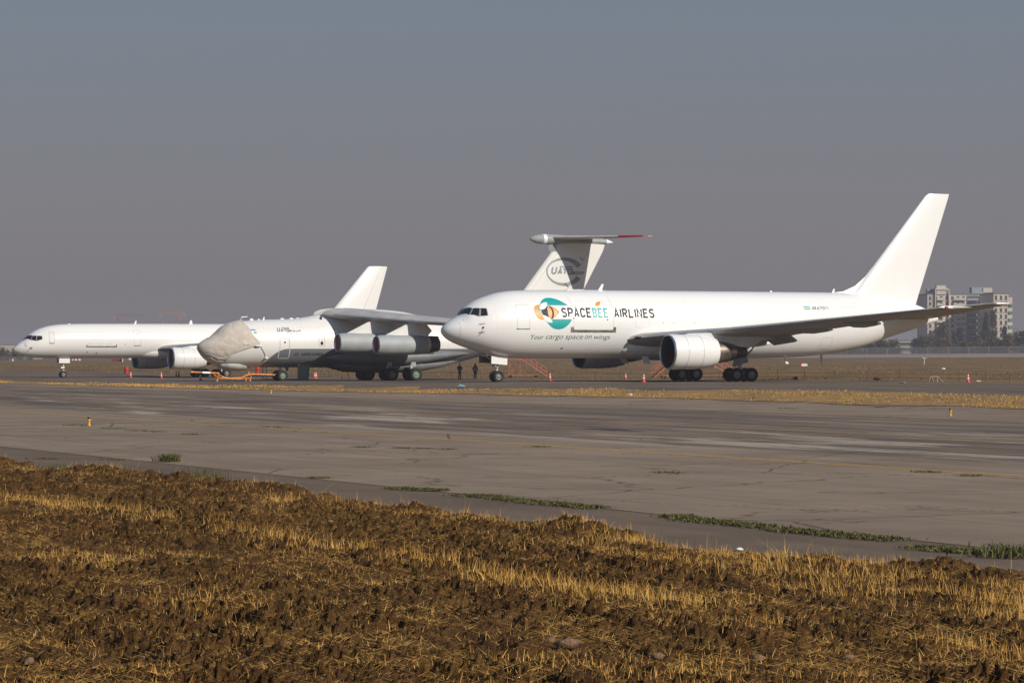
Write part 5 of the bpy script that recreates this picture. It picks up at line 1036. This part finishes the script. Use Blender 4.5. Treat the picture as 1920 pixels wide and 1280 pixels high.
def crane(px, D, ytop, jl, jr, colr, label):
    x, y = at(px, D); z = G(x, y)-.2; h = 3+(660-ytop)*D/5500-z; e = empty('tower_crane', (x, y, z), label, 'crane', 'tower cranes on the horizon', -BETA); s = D/5500
    mb = MB()
    for a in (-.9, .9):
        for c in (-.9, .9): mb.box((a, c, h/2), (.35, .35, h))
    for k in range(int(h/3)): mb.tube([(-.9,-.9,3*k),(.9,-.9,3*k+3)], .14, 4); mb.tube([(.9,.9,3*k),(-.9,.9,3*k+3)], .14, 4)
    mb.build('mast', colr, e, False)
    mb = MB()
    for a, c in ((0,1.6),(-.7,0),(.7,0)): mb.tube([((jl-px)*s, a, h+c*.6),((jr-px)*s, a, h+c*.6)], .28, 4)
    mb.tube([((jl-px)*s*.7, 0, h+.9),(0,0,h+4.5),((jr-px)*s*.7, 0, h+.9)], .14, 4); mb.build('jib', colr, e, False)
    mb = MB(); sgn = -1 if abs(jl-px) < abs(jr-px) else 1; xx = (jl-px)*s if sgn < 0 else (jr-px)*s; mb.box((xx-sgn*1.0, 0, h-1.2), (2.4, 1.4, 3.0)); mb.build('counterweight', GREYF, e, False)
    mb = MB(); mb.box((1.2,-.6,h-1.4),(1.6,1.6,2.2)); mb.build('cab', GREYF, e, False); return e
crane(222, 2850, 591, 213, 262, mat('crane_red', (.38,.15,.12), .6), 'reddish tower crane on the horizon, the left one, above the plain airliner'); crane(337, 2850, 588.5, 303, 348, mat('crane_orange', (.6,.24,.10), .6), 'orange tower crane on the horizon, the right one, above the plain airliner'); crane(295.5, 3300, 590, 250, 302, GREYF, 'faint grey tower crane on the horizon between the two coloured ones')
# trees
def m_leaf(name, a, b):
    m, nt, p = nodes(name); g = nt.nodes.new('ShaderNodeNewGeometry'); nt.links.new(mix(nt, g.outputs['Random Per Island'], a, b), p.inputs['Base Color']); p.inputs['Roughness'].default_value = .7; p.inputs['Specular IOR Level'].default_value = .2; return m
LEAF = [m_leaf('poplar_leaf', (.025,.036,.018), (.075,.085,.035)), m_leaf('dusty_leaf', (.03,.038,.02), (.09,.09,.04)), m_leaf('autumn_leaf', (.06,.05,.018), (.17,.115,.035)), m_leaf('dark_leaf', (.014,.022,.014), (.045,.055,.028))]
BARK = mat('bark', (.10,.075,.055), .9)
def leaves(P, sz, rng):
    n = len(P); a = rng.normal(size=(n, 3)); a /= np.linalg.norm(a, axis=1)[:, None]; b = rng.normal(size=(n, 3)); b -= (a*b).sum(1)[:, None]*a; b /= np.linalg.norm(b, axis=1)[:, None]
    s = (sz*rng.uniform(.6, 1.4, n))[:, None]; return np.stack([P-a*s-b*s*.5, P+a*s-b*s*.5, P+a*s+b*s*.5, P-a*s+b*s*.5], 1).reshape(-1, 3), np.arange(4*n).reshape(-1, 4)
def tree(px, D, ytop, wpx, kind, label, group, lm=0, seed=1, n=900, name='poplar_tree', cat='tree'):
    x, y = at(px, D); z = G(x, y)-.1; s = D/5500; h = 3+(660-ytop)*s-z; w = wpx*s/2; rng = np.random.default_rng(seed)
    e = empty(name, (x, y, z), label, cat, group); base = .10 if kind != 'bush' else .02
    nc = 26 if kind == 'poplar' else 16; cl = []
    for i in range(nc):
        t = rng.uniform(base, 1); prof = (np.sin(PI*min(1, t*.92+.12))**.6 if kind == 'poplar' else np.sqrt(max(0.05, 1-(2*t-.85)**2*.8)))
        a = rng.uniform(0, 2*PI); rr = w*prof*rng.uniform(.2, .8); cl.append((rr*np.cos(a), rr*np.sin(a), t*h*.96, w*rng.uniform(.28, .5)))
    P = np.concatenate([np.array(c[:3])+rng.normal(size=(n//nc, 3))*c[3]*np.array([.62,.62,.9 if kind == 'poplar' else .6]) for c in cl]); P = P[P[:, 2] > .05]
    V, F = leaves(P, max(.24, w*.115), rng); raw('crown', V, F, LEAF[lm], e, False, tri=1)
    mb = MB(); mb.tube([(0,0,0),(.05*w,0,h*.4),(0,.04*w,h*.85)], [max(.08,h*.018),max(.06,h*.012),.03], 7)
    for k in range(6):
        c = cl[k]; mb.tube([(0,0,c[2]*.6),(c[0]*.5,c[1]*.5,c[2]*.85),(c[0],c[1],c[2])], [h*.008,h*.006,.02], 5)
    mb.build('trunk', BARK, e)
pop = [(1766,1330,603,24,1,'broad loose poplar in front of the cream ten-storey block'),(1789,1320,623,8,0,'slim young poplar left of the dense dark one before the slate block'),(1800,1325,611,12,3,'dense dark column-shaped poplar before the slate block'),(1849,1310,586,16,3,'tall dark poplar, left of the tall pair before the narrow tower'),(1862,1315,583,17,1,'tall dusty poplar, right of the tall pair before the narrow tower'),(1883,1320,605,10,0,'narrow poplar at the foot of the narrow tower\'s right side')]
for k, (px, D, yt_, wp, lm, lb) in enumerate(pop): tree(px, D, yt_, wp, 'poplar', lb, 'poplars in front of the apartment blocks', lm, 40+k, 3600)
rb = random.Random(3)
def thicket(px0, px1, n, y0, y1, lab, seed):
    for k in range(n):
        q = px0+(px1-px0)*(k+rb.uniform(.2,.8))/n; tree(q, rb.uniform(1215, 1290), rb.uniform(y0, y1), rb.uniform(16, 26), 'bush', lab, lab, rb.choice((1,1,2,3,3)), seed+k, 900, 'bush', 'bush')
thicket(1555, 1680, 13, 630, 646, 'bushes beyond the fence under the white tail', 100); thicket(1710, 1775, 7, 630, 643, 'bushes beyond the fence at the foot of the cream block', 130); thicket(1775, 1835, 7, 638, 648, 'low bushes beyond the fence at the foot of the slate block', 150); thicket(1828, 1884, 8, 632, 644, 'bushes beyond the fence at the foot of the narrow tower', 160); thicket(1882, 1960, 9, 622, 636, 'dark bushes beyond the fence at the right edge', 180); thicket(-40, 60, 8, 652, 659, 'bushes beyond the fence at the far left', 200)
# low wire fence along the apron's grass edge
we = empty('stake_fence', (139.5, 250, 0), 'low wire fence on thin stakes along the grass edge behind the parked aircraft', 'fence'); pst = None
ysf = np.arange(90, 480, 4.2)
for yv in ysf:
    xv = 139.5+1.2*math.sin(yv*.13)
    if pst is None: mb = MB(); mb.tube([(0,0,0),(0,0,1)], .022, 5); pst = mb.build('stake', M['rope'], we); o = pst
    else: o = pst.copy(); C.objects.link(o); o.parent = we
    o.location = (xv-139.5, yv-250, G(xv, yv)-.1); o.scale = (1, 1, rb.uniform(.8, 1.15))
for hh in (.35, .7):
    mb = MB(); mb.tube([(1.2*math.sin(yv*.13), yv-250, G(139.5, yv)+hh-.1) for yv in ysf], .011, 4); mb.build('wire', M['rope'], we)

# ------------------------------------------------------------------ ploughed foreground
EDGE = lambda y: 22.6 + (fbm(y*.35, y*0, 3, 51)-.5)*2.6 + (fbm(y*1.9, y*0+5, 2, 53)-.5)*.9
def soil(x, y):                       # height of the ploughed soil above the ground
    a = fbm(x*.9, y*.6, 4, 61); wx, wy = x+.10*(fbm(x*5, y*5, 2, 71)-.5), y+.10*(fbm(x*5+9, y*5, 2, 73)-.5)
    wx, wy = wx+.05*(fbm(x*14, y*14, 2, 72)-.5), wy+.05*(fbm(x*14+4, y*14, 2, 74)-.5)
    d1, h1 = worley(wx*3.1, wy*2.7, 63); d2, h2 = worley(wx*7.5, wy*7, 67); d3, h3 = worley(wx*17, wy*16, 69)
    d4, h4 = worley(x*34, y*30, 70)
    cl = lambda d, k: sstep(0, .62, 1-d*k)
    clod = cl(d1, 1.25)*(h1 > .62)*(.4+h1)*.042 + cl(d2, 1.2)*(h2 > .40)*(.3+h2)*.044 + cl(d3, 1.2)*(h3 > .35)*(.3+h3)*.036 + cl(d4, 1.2)*(h4 > .4)*(.3+h4)*.018
    clod *= .55+.9*sstep(.35, .65, fbm(x*.6+3, y*.3, 3, 77))
    h = .05 + .13*(a-.5) + clod + .05*(fbm(x*7, y*6, 4, 75)-.5) + .055*(fbm(x*24, y*20, 3, 76)-.5) + .03*np.sin((x+.3*fbm(y*.3, x*.3, 2, 79))*2*PI/1.15)
    e = EDGE(y)-x; m = sstep(-.15, .55, e)
    return h*m*(.65+.35*sstep(.3, 3, e)) - .12*(1-m) + .10*np.exp(-((e-.75)/.5)**2)*(.3+1.4*sstep(.4,.7,fbm(x*.6, y*.8, 3, 81)))
nD, nA = 1250, 900
Dv = np.geomspace(19.5, 92, nD); Av = np.linspace(-.245, .245, nA)
DD, AA = np.meshgrid(Dv, Av, indexing='ij'); Xc = DD*np.tan(AA); gx = Xc*CB+DD*SB; gy = -Xc*SB+DD*CB
keep = gx < 24.6
hz = soil(gx, gy)
V = np.stack([gx, gy, hz], -1).reshape(-1, 3); i = np.arange(nA-1)[None]+np.arange(nD-1)[:, None]*nA
F = np.stack([i, i+1, i+nA+1, i+nA], -1).reshape(-1, 4); kf = keep.reshape(-1)[F].all(1) & (V[F][:, :, 2].max(1) > -.11); F = F[kf]
used = np.unique(F); remap = np.zeros(len(V), np.int64); remap[used] = np.arange(len(used))
ms, nt_, pb = nodes('ploughed_soil'); v = coords(nt_)
n1 = noise(nt_, v, .55, 5, .65, .36, .64); n2 = noise(nt_, v, 5, 5, .7, .36, .66); n3 = noise(nt_, v, 40, 3, .7, .3, .7); n4 = noise(nt_, coords(nt_, scale=(1, .35, 1)), 2.2, 5, .7, .50, .66)
col = mix(nt_, n2, (.058,.028,.009), (.262,.132,.042)); col = mix(nt_, math_(nt_,'MULTIPLY',n1,.45), col, (.09,.05,.022)); col = mix(nt_, math_(nt_,'MULTIPLY',n3,.4), col, (.035,.021,.012)); col = mix(nt_, math_(nt_,'MULTIPLY',n4,.38), col, (.36,.195,.05))
n5 = noise(nt_, v, 13, 4, .7, .56, .74); col = mix(nt_, math_(nt_,'MULTIPLY',n5,.7), col, (.38,.215,.085)); n6 = noise(nt_, v, 9, 4, .7, .55, .7); col = mix(nt_, math_(nt_,'MULTIPLY',n6,.35), col, (.024,.012,.004))  # tan flecks put lit crumb tops into the soil colour, dark ones shaded pits
nt_.links.new(col, pb.inputs['Base Color']); pb.inputs['Roughness'].default_value = 1; pb.inputs['Specular IOR Level'].default_value = .1; bump(nt_, pb, math_(nt_, 'ADD', n2, n3), .9, .03)
tag(raw('ploughed_field', V[used], remap[F], ms, tri=1), kind='structure')
# the same field farther out, coarser
ax, ay = np.arange(-60, 22.01, .3), np.arange(-60, 320, .45); AX, AY = np.meshgrid(ax, ay); hz2 = soil(AX, AY)*.8-.09
i = np.arange(len(ax)-1)[None]+np.arange(len(ay)-1)[:, None]*len(ax)
tag(raw('ploughed_field', np.stack([AX, AY, hz2], -1).reshape(-1, 3), np.stack([i, i+1, i+len(ax)+1, i+len(ax)], -1).reshape(-1, 4), ms, tri=1), kind='structure')
# straw and grass
def m_straw(name, a, b, c):
    m, nt, p = nodes(name); g = nt.nodes.new('ShaderNodeNewGeometry'); r = g.outputs['Random Per Island']
    nt.links.new(mix(nt, r, mix(nt, math_(nt,'MULTIPLY',r,2,clamp=True), a, b), c), p.inputs['Base Color']); p.inputs['Roughness'].default_value = .7; p.inputs['Specular IOR Level'].default_value = .2
    return m
STRAW = m_straw('dry_straw', (.27,.13,.024), (.60,.315,.062), (.74,.45,.13)); GRASS = m_straw('green_weed', (.022,.036,.010), (.055,.075,.022), (.15,.13,.045)); DRY = m_straw('dull_dry_grass', (.085,.055,.025), (.17,.11,.045), (.26,.17,.07))
def blades(x, y, z, h, w, lean, rng, curl=.35):
    n = len(x); a = rng.uniform(0, 2*PI, n); dx, dy = np.cos(a), np.sin(a); b = rng.uniform(0, 2*PI, n); sx, sy = -np.sin(b), np.cos(b)
    V = np.zeros((n, 6, 3)); 
    for k, (t, ww) in enumerate(((0, 1.), (.55, .8), (1, .25))):
        off = lean*h*(t+curl*t*t); zz = z+h*t*np.sqrt(np.clip(1-(lean*.7)**2, .05, 1))
        cx, cy = x+dx*off, y+dy*off
        V[:, 2*k] = np.stack([cx-sx*w*ww/2, cy-sy*w*ww/2, zz], -1); V[:, 2*k+1] = np.stack([cx+sx*w*ww/2, cy+sy*w*ww/2, zz], -1)
    i = (np.arange(n)*6)[:, None]; F = np.concatenate([i+np.array([[0,1,3,2]]), i+np.array([[2,3,5,4]])], 0)
    return V.reshape(-1, 3), F
def scatter(n, d0, d1, a, rng, p=1.0):
    d = d0+(d1-d0)*rng.uniform(0, 1, n)**p; t = rng.uniform(-a, a, n); X = d*np.tan(t); return X*CB+d*SB, -X*SB+d*CB, d
def stuff(name, parts, m, **kw):
    o = 0; VV = []; FF = []
    for V, F in parts: VV.append(V); FF.append(F+o); o += len(V)
    ob = raw(name, np.concatenate(VV), np.concatenate(FF), m, None, False, tri=1); tag(ob, kind='stuff', **kw); return ob
rng = np.random.default_rng(11)
x, y, d = scatter(420000, 20, 86, .235, rng, 1.15)
e = EDGE(y)-x
band = np.exp(-((x-16.4-.5*(fbm(y*.25, y*0, 3, 91)-.5))/.55)**2)*sstep(.35,.55,fbm(y*.5, x*.3, 3, 92)) + .55*np.exp(-((e-1.0)/.7)**2)*sstep(.36,.58,fbm(y*.32+7, x*.4, 3, 93)) + .55*np.exp(-((x-12.3)/.45)**2)*sstep(.45,.62,fbm(y*.5+3, x*.3, 3, 94)) + 1.0*np.exp(-((x-19.9)/1.3)**2)*sstep(41, 36, y)*sstep(.3,.6,fbm(x*1.2, y*.7, 3, 99))
pat = sstep(.52, .70, fbm(x*1.4, y*.5, 4, 95))*.55
dens = np.clip(band+pat*.85+.05, 0, 1.2)
k = (rng.uniform(0, 1, len(x)) < dens*.55) & (e > .05); xs, ys, bd = x[k], y[k], np.clip(band[k], 0, 1)
h = (.04+.08*rng.uniform(0, 1, len(xs)) + bd*rng.uniform(.01, .17, len(xs)))
V1 = blades(xs, ys, soil(xs, ys)-.02, h, .0042+.0035*rng.uniform(0, 1, len(xs)), np.clip(rng.gamma(2, .16, len(xs)), 0, .95), rng)
x, y, d = scatter(620000, 20, 84, .235, rng, 1.1); e = EDGE(y)-x; k = (e > -.05) & (rng.uniform(0,1,len(x)) < .14+.72*sstep(.42,.64,fbm(x*1.1+5, y*.6, 4, 97))); xs, ys = x[k], y[k]
V2 = blades(xs, ys, soil(xs, ys)+.004, rng.uniform(.03, .13, len(xs)), .0045+.0035*rng.uniform(0,1,len(xs)), np.full(len(xs), 1.35), rng, .05)
x, y, d = scatter(2600, 36, 84, .2, rng); e = EDGE(y)-x; k = np.abs(e-.3) < .35; xs, ys = x[k], y[k]
V3 = blades(xs, ys, soil(xs, ys)-.02, rng.uniform(.2, .5, len(xs)), np.full(len(xs), .005), np.clip(rng.gamma(2, .15, len(xs)), 0, .8), rng, .5)
stuff('dry_stubble', [V1, V2, V3], STRAW, label='golden dry straw and stubble scattered over the ploughed soil', cat='stubble')
# lumps of pale earth and stones one can tell apart
gp_ = lambda px, py: gp(px, py)
stone = None
for kx, (px, py, sz) in enumerate([(402,1086,.10),(418,1098,.12),(350,1128,.11),(620,1004,.10),(1063,1232,.20),(1030,1215,.10),(1235,1250,.14),(1420,1262,.15),(1345,1090,.10),(1695,1164,.09),(205,1055,.07),(240,1058,.08),(60,1040,.07),(660,1048,.09),(55,1264,.10),(264,1252,.08),(1849,1188,.10),(1338,1200,.10),(700,1208,.09),(70,952,.09),(132,949,.08),(1755,1032,.08),(195,1184,.07),(890,1180,.08),(1590,1250,.10),(480,1230,.08),(980,1075,.08),(1480,1130,.08)]):
    X, Y, Z = gp(px, py); rs = random.Random(kx); mb = MB(); rings = []
    for i in range(8):
        t = PI*i/7; rings.append([(math.sin(t)*math.cos(a)*rs.uniform(.75,1.15)+.001*math.cos(a), math.sin(t)*math.sin(a)*rs.uniform(.75,1.15)+.001*math.sin(a), -math.cos(t)*.62*rs.uniform(.85,1.1)) for a in np.linspace(0, 2*PI, 11, False)])
    mb.loft(rings)
    if stone is None: stone = mat('pale_earth_clod', (.22,.135,.075), .95, var=.35, vs=4, bmp=.5)
    o = mb.build('earth_clod', stone, None, angle=50); o.location = (X, Y, float(soil(np.array([X]), np.array([Y]))[0])+sz*.22); sz *= .62; o.scale = (sz, sz*rs.uniform(.7,1.2), sz*.8); o.rotation_euler = (rs.uniform(-.4,.4), rs.uniform(-.4,.4), rs.uniform(0,6))
    tag(o, 'pale rounded lump of dry earth lying on the ploughed soil', 'clod', 'pale earth lumps on the ploughed soil')
# green weeds: flat mats in the cracks and a few upright plants
def weed(name, pts, hh, n, label, group=None, lw=.05, up=.3, seed=0, m=None):
    rg = np.random.default_rng(seed); P = []
    for (a, b, w, l) in pts: P.append(np.stack([a+rg.normal(size=n)*w*.5, b+rg.normal(size=n)*l*.5], -1))
    P = np.concatenate(P); o = P.mean(0); zz = gz(P[:, 0], P[:, 1])+.02; q = P-o; z0 = float(zz.mean())
    nb = len(P); V, F = blades(q[:, 0], q[:, 1], zz-z0, hh*rg.uniform(.5, 1.3, nb), lw*rg.uniform(.5, 1.2, nb), np.clip(rg.normal(1-up, .25, nb), 0, 1.3), rg, .3)
    ob = raw(name, V, F, m or GRASS, None, False, tri=1); ob.location = (o[0], o[1], z0); tag(ob, label, 'weeds', group); return ob
def streak(px0, py0, px1, py1, n):
    return [(*gp(px0+(px1-px0)*t, py0+(py1-py0)*t)[:2], .34, (.5*abs(px1-px0)/5500*gp(px0,py0)[1]*2.2/n+.1)) for t in np.linspace(.1, .9, n)]
G1 = 'green weeds creeping along the crack in the shoulder'
for k, (a, b, c, d_, n, lb) in enumerate(((740,917,826,921,4,'first small green weed mat of the shoulder crack, farthest to the left'),(876,930,926,933,3,'short green weed mat just left of the long one on the shoulder crack'),(922,935,1130,955,8,'long green weed mat along the shoulder crack below the bee airliner\'s nose'),(1258,969,1322,979,4,'small green weed mat in the middle of the shoulder crack'),(1328,979,1440,990,5,'thin green weed mat left of the longest one on the shoulder crack'),(1440,992,1690,1016,9,'longest green weed mat on the shoulder crack, towards the right'),(1708,1028,1918,1043,8,'thick green weed mat at the photo\'s right edge'))):
    weed('weed_mat', streak(a, b, c, d_, n), .045, 300, lb, G1, .035, .25, 300+k)
for k, (px, py, w) in enumerate(((512,801,35),(146,798,30),(211,804,22),(260,808,30),(296,810,10),(679,839,18),(755,841,18),(820,842,50),(1251,887,28),(1477,766,25),(360,815,18),(1010,838,20),(1560,748,14),(1590,759,16),(1650,764,9),(1740,886,30),(1820,893,20),(85,861,22),(220,863,16),(600,897,18))):
    weed('weed_tuft', streak(px-w/2, py, px+w/2, py+w*.03, 2), .04, 80, 'small flat green weed patch growing from a joint in the paving', 'small weed patches in the paving joints', .03, .3, 400+k)
weed('leafy_weed', [(*gp(316,866)[:2], .26, .32)], .21, 260, 'bushy upright green weed on the shoulder crack at the left', None, .03, .42, 500)
weed('leafy_weed', [(*gp(1898,1044)[:2], .5, .6)], .16, 400, 'ragged pale green weed at the right end of the thick weed mat', None, .026, .45, 501)
xg, yg = gp(455,912)[:2]; xg = min(xg, float(EDGE(np.array([yg]))[0])-.1); weed('grass_tuft', [(xg, yg, .5, .9)], .34, 620, 'green grass tuft at the edge of the ploughed soil, left of the middle', None, .012, .75, 502)
xg, yg = gp(190,884)[:2]; xg = min(xg, float(EDGE(np.array([yg]))[0])-.1); weed('grass_tuft', [(xg, yg, .4, .8)], .2, 200, 'thin green grass tuft at the edge of the ploughed soil, far left', None, .012, .7, 503)
# verge and infield grass
def field_grass(name, n, xr, yr, hr, w, m, seed, thr, label, sc=(.35,.12)):
    rg = np.random.default_rng(seed); x = rg.uniform(*xr, n); y = rg.uniform(*yr, n); D = x*SB+y*CB; X = x*CB-y*SB; q = x-87.4-bend(y)
    k = (np.abs(X/D) < .22) & ((x > 130) | ((q > .1) & (q < np.maximum(1.2, vwid(y))-.1))) & (rg.uniform(0, 1, n) < sstep(thr, thr+.16, fbm(x*sc[0], y*sc[1], 4, seed))); x, y, D = x[k], y[k], D[k]
    V, F = blades(x, y, gz(x, y)+.02, rg.uniform(*hr, len(x)), w*D/240, np.clip(rg.gamma(2, .2, len(x)), 0, 1), rg)
    stuff(name, [(V, F)], m, label=label, cat='grass')
field_grass('verge_grass', 200000, (62, 97), (90, 420), (.03, .14), .035, STRAW, 21, .42, 'dry golden grass strip between the taxiway and the apron')
field_grass('verge_weeds', 26000, (62, 97), (90, 380), (.05, .26), .05, GRASS, 22, .60, 'green weeds scattered along the dry grass strip')
field_grass('infield_grass', 60000, (138, 300), (100, 600), (.06, .26), .045, DRY, 23, .50, 'dry brown grass covering the infield behind the aircraft', (.06,.05))

# ------------------------------------------------------------------ hazy air (the sky stays outside the box)
HZ = MB(); HZ.box((0, 0, 0), (1, 1, 1)); hz_ = raw('haze', HZ.V, HZ.F, [], None, False); hz_.scale = (40000, 40000, 66); hz_.location = (600, 2000, 60-33+.0)
hm = bpy.data.materials.new('hazy_air'); hm.use_nodes = True; nt_ = hm.node_tree; nt_.nodes.clear(); out = nt_.nodes.new('ShaderNodeOutputMaterial'); pv = nt_.nodes.new('ShaderNodeVolumePrincipled')
pv.inputs['Color'].default_value = (.58,.58,.66,1); pv.inputs['Density'].default_value = .00024; pv.inputs['Anisotropy'].default_value = .2
nt_.links.new(pv.outputs[0], out.inputs['Volume']); hz_.data.materials.append(hm); tag(hz_, kind='stuff')
